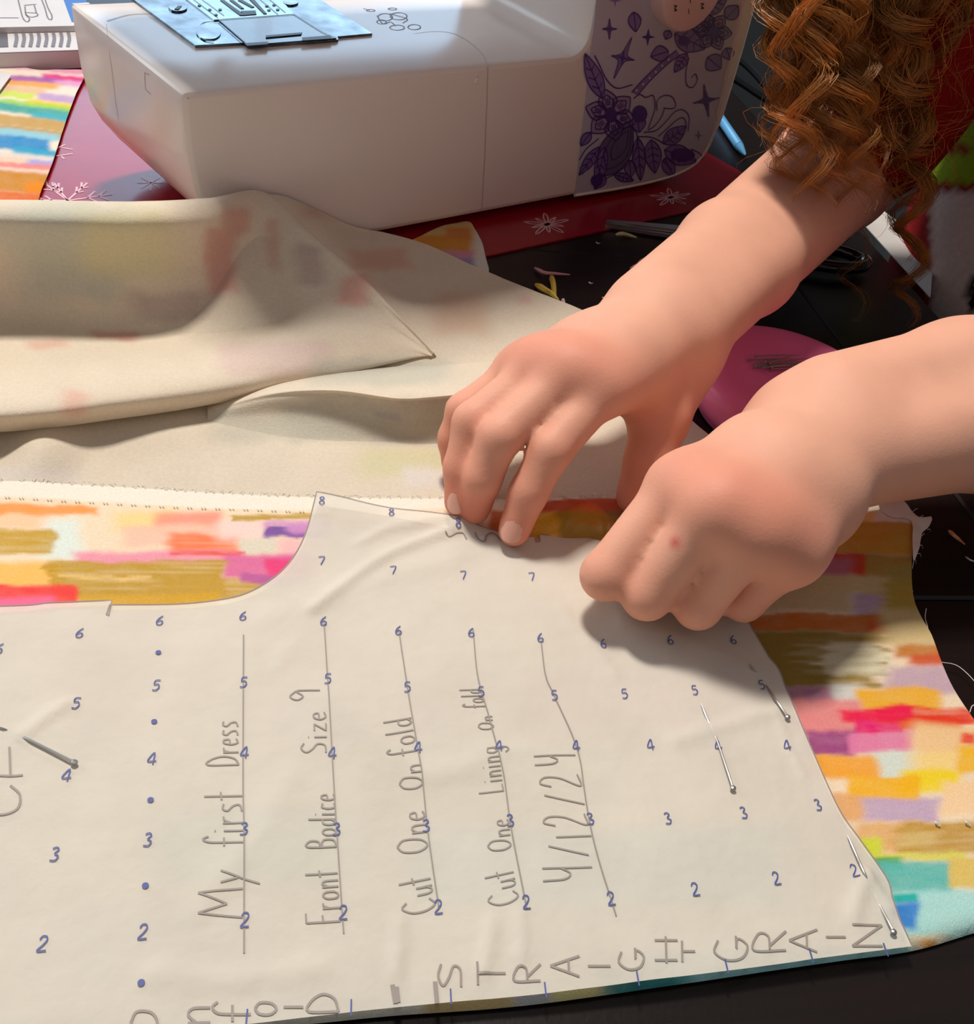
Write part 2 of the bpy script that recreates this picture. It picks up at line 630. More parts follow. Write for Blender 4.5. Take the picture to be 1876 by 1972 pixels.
def bed(px, py, off=0.0004):
    # bed surface rises a little to the right; follow it
    p = at(px, py, ZB)
    s = (p - MO) @ MU
    return at(px, py, 0.0922 + (0.0935 - 0.0922) * float(np.clip((s + 0.1) / 0.22, 0, 1)) + off)


def bed_poly(name, pxs, mat, h=0.0008, parent=machine, lift=0.0):
    P = [bed(x, y, h + lift) for x, y in pxs]
    m = MB(); m.add(*prism_vf(P, (0, 0, -h)))
    return m.build(name, mat, parent, smooth=False)


def bed_lines(name, lines, mat, w=0.0006, parent=machine, lift=0.0003, step=0.003):
    m = MB()
    for Lp in lines:
        P = np.array([bed(x, y, lift) for x, y in Lp])
        m.add(*ribbon_vf(catmull(P, step), w, (0, 0, 1)))
    return m.build(name, mat, parent, smooth=False)


# seams of the removable accessory box
m = MB()
P = np.array([front(x, y, 0.0002) for x, y in ((940, 128), (938, 200), (934, 300), (928, 405))])
m.add(*ribbon_vf(P, 0.0006, MN))
m.build('seam', M_seam, machine, smooth=False)
bed_lines('seam', [[(937, 122), (932, 108), (915, 90), (890, 72), (862, 62), (830, 61), (790, 66), (740, 70)]], M_seam, 0.0005, lift=0.0002)


def left_face(px, py, off=0.0003):
    # left end of the machine: walk along the sight line to the tapered end
    d = ray(px, py)
    best = None
    for t in np.linspace(0.4, 0.9, 800):
        p = CAM_LOC + d * t
        s = (p - MO) @ MU
        z = p[2]
        lim = np.interp(z, [0.0135, 0.023, 0.034, 0.044, 0.062, 0.080, 0.09], [-0.086, -0.098, -0.107, -0.1125, -0.1165, -0.1185, -0.1190])
        if s > lim - off:
            return p
    return CAM_LOC + d * 0.8


m = MB()
P = np.array([left_face(x, y) for x, y in ((205, 46), (208, 80), (214, 130), (220, 180), (227, 232))])
m.add(*ribbon_vf(P, 0.0004, -MU))
m.build('seam', M_seam, machine, smooth=False)
bed_lines('seam', [[(206, 40), (250, 28), (300, 26)]], M_seam, 0.0005, lift=0.0002)
m = MB()
P = np.array([left_face(x, y) for x, y in ((288, 144), (278, 140), (280, 172), (290, 181))])
m.add(*ribbon_vf(P, 0.0008, -MU))
m.build('finger_notch', M_seam, machine, smooth=False)
m = MB(); m.add(*tube_vf([front(912, 160, 0.0002), front(920, 150, 0.0006)], 0.0009, 6)); m.build('release_mark', M_body, machine)

# needle plate
plate = bed_poly('needle_plate', [(240, -14), (376, 87), (470, 82), (476, 88), (652, 76), (650, 70), (717, 64), (560, -38)], M_metal, 0.0014)
bed_poly('stitch_plate', [(362, 0), (412, 38), (566, 27), (540, -2), (500, -34), (330, -26)], material('bright_plate', (0.30, 0.38, 0.41, 1), 0.25, metal=1.0, noise=(80, 0.25)), 0.0006, plate, 0.0014)
bed_poly('bobbin_cover', [(422, 38), (478, 86), (648, 73), (568, 28)], material('smoked_cover', (0.05, 0.07, 0.085, 1), 0.08, spec=0.5, noise=(120, 0.8)), 0.0006, plate, 0.0014)
slots = [[(424, 0), (462, 29), (472, 29), (432, 0)], [(442, 0), (464, 16), (470, 16), (450, 0)], [(458, 0), (484, 14), (490, 13), (466, -1)], [(480, -2), (508, 26), (514, 26), (488, -3)], [(464, 21), (492, 20), (494, 27), (470, 29)]]
for q in slots:
    bed_poly('feed_slot', q, M_dark, 0.0003, plate, 0.0020)
for x, y in ((404, 18), (424, 18), (416, 28), (514, 11), (518, 19), (528, 9), (535, 18), (384, 10)):
    bed_poly('needle_hole', [(x + 3.5 * math.cos(a), y + 1.8 * math.sin(a)) for a in np.linspace(0, 6.28, 9)[:-1]], M_dark, 0.0003, plate, 0.0020)
bed_lines('guide_line', [[(372, -2), (420, 34)], [(388, -2), (432, 30)], [(500, -2), (536, 28)], [(516, -4), (550, 24)]], M_print, 0.0004, plate, 0.0022)
bed_poly('screw', [(343 + 18 * math.cos(a), 13 + 8 * math.sin(a)) for a in np.linspace(0, 6.28, 17)[:-1]], M_metal, 0.0008, plate, 0.0014)
bed_poly('screw_slot', [(336, 17), (343, 11), (350, 11), (344, 18)], M_dark, 0.0003, plate, 0.0022)
bed_poly('screw', [(560 + 15 * math.cos(a), 3 + 6 * math.sin(a)) for a in np.linspace(0, 6.28, 17)[:-1]], M_metal, 0.0008, plate, 0.0014)
bed_lines('latch_ring', [[(412, 42), (395, 43), (384, 54), (386, 68), (396, 77), (412, 79)]], M_dark, 0.0012, plate, 0.0019)
bed_poly('latch', [(398 + 20 * math.cos(a) + (8 if math.cos(a) > 0 else 0), 60 + 15 * math.sin(a)) for a in np.linspace(0, 6.28, 21)[:-1]], M_metal, 0.0006, plate, 0.0014)
bed_poly('cover_edge', [(512, 68), (582, 62), (580, 66), (512, 72)], M_dark, 0.0004, plate, 0.0021)
bed_poly('cover_ridge', [(470, 83), (516, 80), (516, 85), (476, 88)], M_dark, 0.0004, plate, 0.0022)
bed_poly('cover_ridge', [(582, 72), (636, 68), (640, 74), (582, 78)], M_dark, 0.0004, plate, 0.0022)
bed_lines('plate_gap', [[(420, 37), (478, 87)], [(566, 27), (622, 62), (648, 72)], [(412, 38), (568, 27)]], M_dark, 0.0006, plate, 0.0023)
# threading diagram printed on the bed
ell = lambda cx, cy, rx, ry: [(cx + rx * math.cos(a), cy + ry * math.sin(a)) for a in np.linspace(0, 6.3, 14)]
bed_lines('threading_diagram', [ell(742, 33, 14, 7), ell(768, 31, 16, 7), ell(735, 42, 9, 4), ell(765, 53, 14, 5), ell(798, 52, 12, 5), [(726, 30), (738, 46), (752, 42), (762, 50)], [(750, 26), (784, 36), (776, 44)], ell(714, 20, 8, 2), ell(756, 17, 8, 2), [(700, 16), (712, 20)]], M_print, 0.0007)
# needle bar and presser foot hang above the plate
m = MB()
m.add(*tube_vf([mach(-0.045, 0.085, 0.135), mach(-0.045, 0.085, 0.185)], 0.0035, 10))
m.add(*tube_vf([mach(-0.045, 0.085, 0.116), mach(-0.045, 0.085, 0.136)], 0.0006, 6))
m.build('needle_bar', M_metal, machine)
m = MB(); m.add(*tube_vf([mach(-0.045, 0.095, 0.122), mach(-0.045, 0.095, 0.185)], 0.004, 10)); m.build('presser_bar', M_metal, machine)

# flower panel on the column
pan = [(1150, -300), (1147, 0), (1139, 80), (1127, 190), (1107, 373), (1200, 357), (1262, 343), (1304, 330), (1334, 312), (1355, 288), (1368, 258), (1380, 205), (1394, 140), (1424, -10), (1470, -300)]
P = catmull([front(x, y, 0.0) for x, y in pan[4:]], 0.004)
ring = [front(x, y, 0.0) for x, y in pan[:4]] + [p for p in P]
m = MB(); m.add(*prism_vf([p + MN * 0.0005 for p in ring], -MN * 0.0004))
panel = m.build('flower_panel', M_panel, machine, smooth=False)
m = MB()
P2 = catmull([front(x, y, 0.0004) for x, y in [(1107, 376), (1200, 361), (1265, 347), (1308, 333), (1340, 314), (1361, 288), (1374, 258), (1387, 205), (1401, 140), (1433, -10), (1480, -300)]], 0.004)
m.add(*tube_vf(P2, 0.0011, 6)); m.build('panel_edge', M_body, machine)


def panel_lines(name, lines, mat, w, off=0.0008):
    for Lp in lines:
        P = np.array([front(x, y, off) for x, y in Lp])
        m = MB(); m.add(*ribbon_vf(catmull(P, 0.0025), w, MN))
        m.build(name, mat, panel, smooth=False)


def panel_fill(name, polys, mat, off=0.0007):
    for q in polys:
        P = [front(x, y, off) for x, y in q]
        m = MB(); m.add(P, [tuple(range(len(P)))])
        m.build(name, mat, panel, smooth=False)


Z6 = lambda pts: [(1090 + x / 5.056, x2 / 5.056) for x, x2 in pts]      # from a close view of the panel


def star(cx, cy, a, b, rot=0.0, skew=0.0):
    out = []
    for k in range(8):
        r = (b if k % 4 == 0 else a) if k % 2 == 0 else 0.22 * a
        t = math.radians(90 * (k // 2) + (45 if k % 2 else 0)) + rot
        out.append((cx + r * math.cos(t) + skew * r * math.sin(t), cy + r * math.sin(t)))
    return Z6(out)


def petal(cx, cy, L, W, ang, n=20):
    """pointed leaf from its root towards ang"""
    r = []
    half = n // 2
    for k in range(n):
        u = k / half if k <= half else (n - k) / half
        sgn = 1 if k <= half else -1
        v = sgn * W * 1.15 * math.sin(math.pi * u) ** 0.8 * (1.1 - 0.45 * u)
        r.append((cx + L * u * math.cos(ang) - v * math.sin(ang), cy + L * u * math.sin(ang) + v * math.cos(ang)))
    return r


def close(q):
    return list(q) + [q[0]]


# stars
panel_fill('star_print', [star(425, 283, 105, 72), star(800, 362, 82, 58, 0, -.05), star(555, 565, 205, 120, 0.18, -.25), star(1368, 980, 165, 130, -0.2, -.05), star(1292, 1320, 60, 42), star(180, 1640, 70, 60, .2), star(480, 8, 60, 60)], M_violet2)
panel_lines('star_outline', [close(star(425, 283, 105, 72)), close(star(800, 362, 82, 58, 0, -.05)), close(star(555, 565, 205, 120, 0.18, -.25)), close(star(1368, 980, 165, 130, -.2, -.05))], M_violet, 0.0006)
panel_fill('star_heart', [star(425, 283, 45, 40), star(555, 565, 80, 70, .18), star(1368, 980, 110, 90, -.2), star(800, 362, 55, 45)], M_violet, 0.0009)
# flowers
flow, lines, hearts, pale = [], [], [], []
for cx, cy, R, npet, ro in ((438, 1120, 215, 6, 0.3), (1430, 310, 150, 6, 0.1)):
    for k in range(npet):
        a = ro + 2 * math.pi * k / npet
        lines.append(Z6(close(petal(cx + 40 * math.cos(a), cy + 40 * math.sin(a), R, R * 0.42, a))))
        lines.append(Z6(close(petal(cx + 50 * math.cos(a), cy + 50 * math.sin(a), R * 0.7, R * 0.26, a))))
        pale.append(Z6(petal(cx + 40 * math.cos(a), cy + 40 * math.sin(a), R, R * 0.42, a)))
        for j in (-.16, 0, .16):
            lines.append(Z6([(cx + R * .45 * math.cos(a + j), cy + R * .45 * math.sin(a + j)), (cx + R * .78 * math.cos(a + j * .8), cy + R * .78 * math.sin(a + j * .8))]))
    hearts.append(Z6([(cx + R * .27 * math.cos(t), cy + R * .36 * math.sin(t)) for t in np.linspace(0, 6.28, 17)[:-1]]))
panel_fill('petal_print', pale, material('lilac_print', rgb(158, 140, 176), 0.4), 0.0006)
# second row of petals behind the upper flower, leaves, paisley, stem
fills = [petal(1060, 330, 330, 110, 0.45), petal(1200, 250, 260, 90, -0.25), petal(1330, 130, 300, 80, -0.6), petal(1560, 180, 170, 70, -0.8), petal(1560, 470, 120, 60, 1.2),
         petal(1180, 520, 220, 52, 2.15), petal(1000, 500, 180, 75, 2.85), petal(1380, 560, 170, 90, 0.7), petal(360, 960, 470, 75, -1.95),
         petal(660, 120, 190, 60, 1.45), petal(690, 1130, 160, 75, 1.4), petal(700, 1340, 420, 62, 1.5), petal(830, 1360, 330, 80, 1.45), petal(950, 1400, 280, 72, -0.65), petal(960, 1460, 330, 95, 0.35),
         petal(960, 1540, 200, 60, 1.1), petal(620, 1560, 170, 55, 1.5), petal(330, 1430, 340, 50, 2.2), petal(380, 1430, 420, 55, 1.78), petal(240, 1290, 160, 45, 2.2),
         petal(1010, 300, 90, 40, 2.0), petal(470, 1700, 200, 40, 0.3), petal(380, 1700, 170, 55, 2.2)]
panel_fill('leaf_print', [Z6(q) for q in fills], M_violet2, 0.00075)
lines += [Z6(close(q)) for q in fills]
for q in fills:                                  # midrib and side veins
    q = np.array(q)
    a, b = q[0], q[10]
    lines.append(Z6([tuple(a), tuple((a + b) / 2), tuple(b)]))
    if np.linalg.norm(b - a) > 200:
        for k in (3, 5, 7):
            c_ = a + (b - a) * (k / 10 + 0.08)
            for side in (q[k], q[20 - k]):
                lines.append(Z6([tuple(a + (b - a) * (k / 10 - 0.08)), tuple(side * .75 + c_ * .25)]))
lines += [Z6(close(petal(350, 1720, 620, 150, -1.08))), Z6(close(petal(400, 1650, 480, 105, -1.08))), Z6(close(petal(450, 1560, 330, 60, -1.08)))]
pais = petal(350, 1720, 620, 150, -1.08)
panel_fill('paisley_print', [Z6(pais)], material('dusk_print', rgb(104, 92, 130), 0.4), 0.0007)
lines += [Z6([(640, 900), (740, 790), (850, 680), (960, 580), (1080, 490)]), Z6([(700, 930), (800, 810), (910, 700), (1010, 610), (1110, 540)])]
stem = Z6([(640, 900), (740, 790), (850, 680), (960, 580), (1080, 490), (1110, 540), (1010, 610), (910, 700), (800, 810), (700, 930)])
panel_fill('stem_print', [stem], M_violet2, 0.0007)
# curls
lines += [Z6(q) for q in ([(1200, 560), (1170, 700), (1180, 830), (1240, 850), (1280, 780), (1260, 720), (1220, 760)],
                          [(660, 960), (720, 920), (780, 950), (850, 930), (870, 1040), (840, 1150), (800, 1260)],
                          [(890, 1080), (890, 980), (960, 930), (1040, 950), (1070, 1040), (1010, 1060), (950, 1050)],
                          [(760, 1290), (880, 1270), (980, 1180), (1060, 1090), (1140, 1070), (1200, 1140), (1190, 1280)],
                          [(900, 1330), (1000, 1240), (1080, 1170), (1150, 1150), (1170, 1240), (1110, 1370)],
                          [(800, 1270), (870, 1220), (930, 1140), (960, 1060)],
                          [(280, 540), (330, 640), (400, 780), (500, 860), (650, 825)], [(640, 1240), (690, 1300), (690, 1420), (640, 1560), (500, 1680), (350, 1760)],
                          [(130, 1560), (200, 1450), (320, 1350)], [(700, 1330), (840, 1340), (960, 1400)], [(1220, 1450), (1310, 1500), (1330, 1560)], [(1030, 1650), (940, 1560)])]
panel_lines('outline_print', lines, M_violet, 0.0008, 0.00085)
panel_fill('heart_print', hearts + [Z6([(720 + 75 * math.cos(t), 1110 + 85 * math.sin(t)) for t in np.linspace(0, 6.28, 13)[:-1]]),
                                    Z6([(300 + 60 * math.cos(t), 1760 + 60 * math.sin(t)) for t in np.linspace(0, 6.28, 11)[:-1]]),
                                    Z6([(1150 + 60 * math.cos(t), 400 + 50 * math.sin(t)) for t in np.linspace(0, 6.28, 11)[:-1]]),
                                    Z6([(1140 + 120 * math.cos(t), 1510 + 70 * math.sin(t)) for t in np.linspace(0, 6.28, 11)[:-1]])], M_violet, 0.00095)
dots = []
for k in range(6):
    x, y = 690 + 62 * k, 880 - 60 * k
    dots.append(Z6([(x + 11 * math.cos(t), y + 15 * math.sin(t)) for t in np.linspace(0, 6.28, 7)[:-1]]))
panel_fill('dot_print', dots, M_panel, 0.001)

# stitch dial
dc = front(1316, -42, 0.0)
ex, ez = MU, np.array([0, 0, 1.0])


def disc(rad, d0, d1, mat, name, parent, rim=0.0015):
    V, F = [], []
    seg = 48
    for r, d in ((rad, d0), (rad, d1 - rim), (rad - rim * .4, d1 - rim * .4), (rad - rim, d1), (0.0001, d1)):
        V += [dc + r * (math.cos(2 * math.pi * k / seg) * ex + math.sin(2 * math.pi * k / seg) * ez) + MN * d for k in range(seg)]
    for i in range(4):
        F += [(i * seg + k, i * seg + (k + 1) % seg, (i + 1) * seg + (k + 1) % seg, (i + 1) * seg + k) for k in range(seg)]
    m = MB(); m.add(V, F)
    return m.build(name, mat, parent)


dial = disc(0.0268, 0.0005, 0.011, material('blush_dial', rgb(222, 196, 190), 0.4), 'stitch_dial', machine)
m = MB()
for k, (x, y) in enumerate(((1301, 16), (1327, 22), (1353, 12), (1330, 1))):
    pts = [(x - 3, y - 5), (x + 3, y - 4), (x - 2, y), (x + 3, y + 4), (x - 3, y + 5)] if k % 2 == 0 else [(x - 1, y - 5), (x, y + 5)]
    P = np.array([front(a, b, 0.0112) for a, b in pts])
    m.add(*ribbon_vf(catmull(P, 0.001), 0.0006, MN))
m.build('stitch_mark', M_dark, dial, smooth=False)

# ------------------------------------------------------------------ instruction booklets
M_page = material('booklet_paper', rgb(206, 200, 198), 0.45, spec=0.4, noise=(40, 0.03))
M_blue = material('blue_cover_ink', rgb(24, 92, 170), 0.4)
M_ink = material('grey_text_ink', rgb(120, 116, 122), 0.6)


def slab(name, pxs, z0, z1, mat, parent):
    P = [at(x, y, z1) for x, y in pxs]
    m = MB(); m.add(*prism_vf(P, (0, 0, z0 - z1)))
    return m.build(name, mat, parent, smooth=False)


def lines_at(name, lines, z, w, mat, parent, step=0.003):
    m = MB()
    for Lp in lines:
        P = np.array([at(x, y, z) for x, y in Lp])
        m.add(*ribbon_vf(catmull(P, step), w, (0, 0, 1)))
    return m.build(name, mat, parent, smooth=False)


bk = thing('instruction_booklet', 'thick white booklet with a strip of grey text under another booklet', 'booklet')
slab('pages', [(-260, 112), (176, 97), (150, -60), (-300, -40)], 0.0016, 0.0125, M_page, bk)
slab('cover', [(-262, 110), (178, 95), (152, -62), (-302, -42)], 0.0127, 0.0131, M_page, bk)
L = []
for k in range(8):
    x = 30 + 14.5 * k
    L.append([(x, 62), (x + 2, 74), (x - 1, 90)])
lines_at('text', L, 0.0134, 0.0022, M_ink, bk)
slab('text_block', [(-30, 60), (14, 59), (16, 90), (-30, 92)], 0.0131, 0.0134, material('dark_print_block', rgb(96, 88, 92), 0.5), bk)
bk2 = thing('instruction_booklet', 'white booklet with a machine drawing and blue block lying on top', 'booklet')
slab('pages', [(-260, 58), (172, 49), (140, -110), (-320, -90)], 0.0134, 0.0170, M_page, bk2)
slab('blue_block', [(119, -10), (138, 42), (170, 41), (160, -60), (104, -60)], 0.0170, 0.0172, M_blue, bk2)
lines_at('blue_block_lettering', [[(140, 8), (158, 7), (172, 6)]], 0.0174, 0.003, M_page, bk2)
lines_at('machine_drawing', [[(30, -20), (38, 12), (44, 34), (52, 42), (57, 36), (50, 28), (48, 12)], [(48, 24), (70, 25), (72, 30), (60, 33), (50, 28)], [(70, 25), (66, 10)], [(84, -10), (92, 14), (100, 30), (98, 38), (92, 34), (86, 14), (78, -6)], [(0, 34), (36, 34)], [(46, 10), (70, 8)]], 0.0172, 0.0009, M_ink, bk2)

# ================================================================== printed cotton
def rbf_fit(ctrl, c=0.012):
    P = np.array([at(x, y, z / 1000.0) for x, y, z in ctrl])
    X, Z = P[:, :2], P[:, 2]
    A = np.sqrt(((X[:, None] - X[None]) ** 2).sum(2) + c * c)
    n = len(X)
    K = np.zeros((n + 3, n + 3))
    K[:n, :n] = A + 1e-5 * np.eye(n)
    K[:n, n] = 1
    K[:n, n + 1:] = X
    K[n:, :n] = K[:n, n:].T
    w = np.linalg.solve(K, np.concatenate([Z, np.zeros(3)]))

    def ev(Q):
        D = np.sqrt(((Q[:, None] - X[None]) ** 2).sum(2) + c * c)
        return D @ w[:n] + w[n] + Q @ w[n + 1:]
    return ev


M_cloth = material('printed_cotton', (0.8, 0.7, 0.6, 1), 0.85, spec=0.15, attr='Col', noise=(900, 0.05), bump=(1800, 0.25), sheen=0.1)
M_rev = material('cotton_reverse', (0.8, 0.7, 0.6, 1), 0.88, spec=0.12, attr='Col', noise=(700, 0.04), bump=(1500, 0.25), transl=0.2, sheen=0.1)
M_white = material('white_cotton_thread', rgb(232, 226, 216), 0.9)
fabric = thing('printed_fabric', 'length of watercolour printed cotton folded on the table below the paper pattern', 'fabric')

A_ctrl = [(-520, 1020, 2), (200, 1020, 2), (500, 1020, 2), (800, 1020, 2), (1000, 1010, 2), (1250, 1000, 2), (1500, 990, 2), (1780, 1010, 2),
          (-520, 930, 2.4), (120, 933, 2.4), (300, 940, 2.4), (600, 955, 2.4), (860, 955, 2.4), (1050, 950, 3),
          (0, 905, 3), (-520, 880, 3), (300, 905, 3), (600, 905, 3), (880, 905, 3), (1000, 915, 3), (1150, 900, 3), (1300, 900, 2.5), (1500, 930, 2.5), (1700, 960, 2.5),
          (80, 862, 9), (60, 835, 7), (10, 880, 3), (150, 885, 3), (110, 905, 4.5),
          (640, 775, 3.5), (830, 780, 3.5), (980, 770, 3.5),
          (540, 815, 3), (640, 835, 3), (760, 842, 3), (900, 850, 3), (1000, 865, 3), (1100, 850, 3), (300, 845, 4), (300, 870, 3),
          (600, 700, 5), (700, 705, 5), (835, 700, 6), (890, 705, 6), (950, 695, 6), (1060, 680, 5),
          (-520, 780, 3), (0, 780, 3), (200, 760, 3), (400, 700, 3), (0, 600, 3), (300, 560, 4), (-520, 600, 3),
          (510, 372, 40), (600, 450, 31), (700, 537, 21), (780, 622, 12), (835, 682, 7), (400, 500, 20), (450, 430, 32),
          (600, 398, 28), (735, 449, 8), (680, 470, 14), (820, 480, 5), (900, 512, 4), (1020, 562, 4), (1140, 614, 5), (760, 560, 9), (900, 620, 6), (1000, 650, 6), (820, 600, 9),
          (1250, 660, 3), (1300, 760, 3), (1200, 800, 3)]


def soft_print_and_shade(q):
    return 0.42 * np.array(rgb(226, 213, 192, 1.1)[:3]) + 0.58 * paint(q, (226, 213, 192), REV, 1.12, 12)


def clear_of_machine(V):
    """cloth leaning on the machine stays in front of its face"""
    V = np.array(V)
    q = V - MO
    s_, d_ = q @ MU, -(q @ MN)
    push = np.where((s_ > -0.124) & (s_ < 0.27) & (V[:, 2] < 0.1), np.clip(d_ + 0.0025, 0, None), 0)
    return V + push[:, None] * MN


zA = rbf_fit(A_ctrl)
A_edge = [(-520, 1020), (200, 1020), (500, 1020), (800, 1020), (1000, 1012), (1250, 1000), (1500, 992), (1700, 1000), (1778, 1010), (1790, 1000), (1768, 998), (1730, 962), (1690, 955), (1600, 935), (1450, 890), (1325, 805), (1310, 740), (1270, 680), (1140, 612), (1020, 560), (900, 510), (820, 478), (735, 447), (640, 408), (560, 384), (510, 372), (440, 384), (330, 480), (200, 560), (-520, 590)]
A_z = {510: 40, 560: 34, 640: 22, 735: 8, 440: 36, 330: 12, 200: 4, -520: 3}
edge = np.array([at(x, y, (A_z.get(x, 3) if y < 700 else 2.2) / 1000)[:2] for x, y in A_edge])
edge = catmull(edge, 0.004)
pts, fcs = fill_region(edge, 0.003)
z = np.maximum(zA(pts), 0.0015) + 0.0006 * (fbm(pts[:, 0] * 60, pts[:, 1] * 60) - 0.5)
z = np.maximum(z, 0.0013)
V = clear_of_machine(np.column_stack([pts, z]))
REV = [(-560, 240, 395, 470, (196, 200, 188), 40, 0), (40, 240, 400, 580, (178, 190, 178), 30, 0), (150, 330, 405, 530, (205, 202, 150), 30, 0),
       (395, 455, 440, 570, (208, 130, 122), 10, 0), (430, 480, 395, 450, (206, 140, 130), 10, 0), (250, 400, 560, 620, (176, 154, 152), 22, 0),
       (655, 705, 525, 582, (222, 142, 128), 14, 0), (575, 660, 385, 420, (216, 168, 146), 16, 0), (570, 622, 470, 545, (190, 164, 158), 12, 0),
       (520, 545, 420, 520, (212, 166, 142), 8, 0), (110, 160, 755, 800, (222, 164, 148), 14, 0), (170, 265, 636, 652, (214, 140, 122), 8, 0), (60, 130, 655, 672, (220, 164, 144), 8, 0),
       (430, 640, 660, 720, (218, 190, 186), 16, 0), (670, 790, 475, 515, (216, 158, 138), 12, 0), (830, 930, 560, 650, (216, 176, 148), 22, 0), (990, 1020, 565, 585, (224, 170, 165), 8, 0),
       (540, 920, 775, 850, (170, 170, 158), 20, 0), (710, 765, 792, 806, (140, 145, 155), 6, 0), (690, 900, 860, 925, (212, 208, 156), 20, 0), (420, 700, 800, 850, (188, 188, 172), 24, 0),  # broad grey-blue strokes paint in the shade on the lower fold's front
       (600, 870, 690, 745, (186, 190, 178), 20, 0), (-50, 150, 900, 930, (222, 212, 206), 12, 0), (780, 930, 905, 945, (226, 222, 218), 14, 0)]
px = topx(V)
col = soft_print_and_shade(px)
mesh_obj('reverse_layer', V, fcs, M_rev, fabric, colors=col)



def loft(rows, nu, nv):
    """smooth surface through rows of 3D points (each row the same length)"""
    G = np.array(rows, float)

    def smooth(A, n):
        m_ = len(A)
        Q = np.concatenate([[2 * A[0] - A[1]], A, [2 * A[-1] - A[-2]]])
        t = np.linspace(0, m_ - 1 - 1e-9, n)
        k = t.astype(int)
        f = (t - k).reshape(-1, *([1] * (A.ndim - 1)))
        p0, p1, p2, p3 = Q[k], Q[k + 1], Q[k + 2], Q[k + 3]
        return 0.5 * (2 * p1 + (p2 - p0) * f + (2 * p0 - 5 * p1 + 4 * p2 - p3) * f ** 2 + (3 * p1 - p0 - 3 * p2 + p3) * f ** 3)
    G = smooth(G, nv)
    G = smooth(G.transpose(1, 0, 2), nu).transpose(1, 0, 2)
    V = G.reshape(-1, 3)
    F = [(a * nu + b, a * nu + b + 1, (a + 1) * nu + b + 1, (a + 1) * nu + b) for a in range(nv - 1) for b in range(nu - 1)]
    return V, F


def prow(pxs, zs):
    return [at(x, y, z_ / 1000) for (x, y), z_ in zip(pxs, zs)]


Rg = prow([(-520, 392), (0, 388), (250, 391), (400, 384), (508, 370), (600, 450), (700, 535), (780, 620), (836, 680)], [47, 49, 50, 47, 42, 34, 25, 16, 9])
rows = [[p + np.array(o_) for p, o_ in zip(Rg, [(0, .02, -.036)] * 3 + [(0, .014, -.03), (.008, .004, -.018)] + [(.012, .006, -.016)] * 2 + [(.008, .003, -.012), (.004, .001, -.006)])],
        Rg,
        prow([(-520, 425), (0, 424), (250, 428), (400, 420), (503, 405), (592, 474), (692, 552), (776, 626), (834, 682)], [49, 51, 52, 48, 40, 31.5, 23.5, 15, 8.5]),
        prow([(-520, 520), (0, 515), (250, 525), (385, 520), (488, 488), (580, 520), (682, 570), (770, 634), (833, 683)], [25, 25, 25, 23, 25, 26, 20, 14, 8]),
        prow([(-520, 612), (0, 608), (250, 624), (395, 614), (478, 572), (568, 570), (672, 590), (765, 640), (832, 684)], [5.5, 5.5, 5.5, 6, 11, 19, 18, 13, 8]),
        prow([(-520, 680), (0, 675), (250, 668), (415, 645), (512, 616), (590, 608), (684, 614), (766, 650), (831, 685)], [6, 6, 6, 7, 10, 16, 16.5, 12.5, 8]),
        prow([(-520, 752), (0, 744), (250, 718), (432, 694), (548, 652), (622, 640), (704, 640), (774, 660), (831, 686)], [18, 18, 18, 17, 17.5, 18, 16, 12, 8]),
        prow([(-520, 802), (0, 794), (250, 766), (432, 740), (560, 706), (640, 690), (722, 678), (782, 676), (832, 687)], [19, 19, 19, 17, 16, 14, 12, 10, 7.5]),
        prow([(-520, 836), (0, 823), (250, 795), (430, 769), (560, 741), (640, 723), (730, 703), (790, 691), (836, 684)], [11, 11, 11, 10, 9, 8.5, 8, 7.5, 7])]
rows.append([p + (0, 0.008, -p[2] + 0.0048) for p in rows[-1]])
rows.append([p + (0, 0.030, 0) for p in rows[-1]])
V, fcs = loft(rows, 180, 110)
V = V + 0.0007 * (fbm(V[:, 0] * 45 + 9, V[:, 1] * 45 + V[:, 2] * 30) - 0.5)[:, None] * np.array([0, -.5, 1])
V = clear_of_machine(V)
mesh_obj('folded_heap', V, fcs, M_rev, fabric, colors=soft_print_and_shade(topx(V)))
# lower fold rising below the heap
cx_ = [400, 520, 640, 760, 830, 905, 980, 1090]
rows = [prow(list(zip(cx_, [770, 725, 708, 700, 698, 693, 690, 700])), [2, 3, 4, 4, 4, 4, 4, 2.5]),
        prow(list(zip(cx_, [786, 752, 746, 759, 757, 750, 742, 742])), [5, 14, 19, 20, 20.5, 20.5, 18, 6]),
        prow(list(zip(cx_, [796, 768, 760, 772, 771, 764, 757, 757])), [5, 13, 18, 19, 19.5, 19.5, 17, 5.5]),
        prow(list(zip(cx_, [808, 800, 800, 812, 814, 810, 800, 790])), [4, 7, 9.5, 10, 10.5, 10.5, 9.5, 4]),
        prow(list(zip(cx_, [818, 836, 846, 850, 852, 853, 852, 830])), [3, 3.2, 3.2, 3.2, 3.2, 3.2, 3.2, 3]),
        prow(list(zip(cx_, [830, 862, 874, 880, 882, 882, 880, 850])), [1.6] * 8)]
V, fcs = loft(rows, 110, 60)
V = V + 0.0005 * (fbm(V[:, 0] * 50 + 4, V[:, 1] * 50) - 0.5)[:, None] * np.array([0, 0, 1])
mesh_obj('lower_fold', V, fcs, M_rev, fabric, colors=soft_print_and_shade(topx(V)))

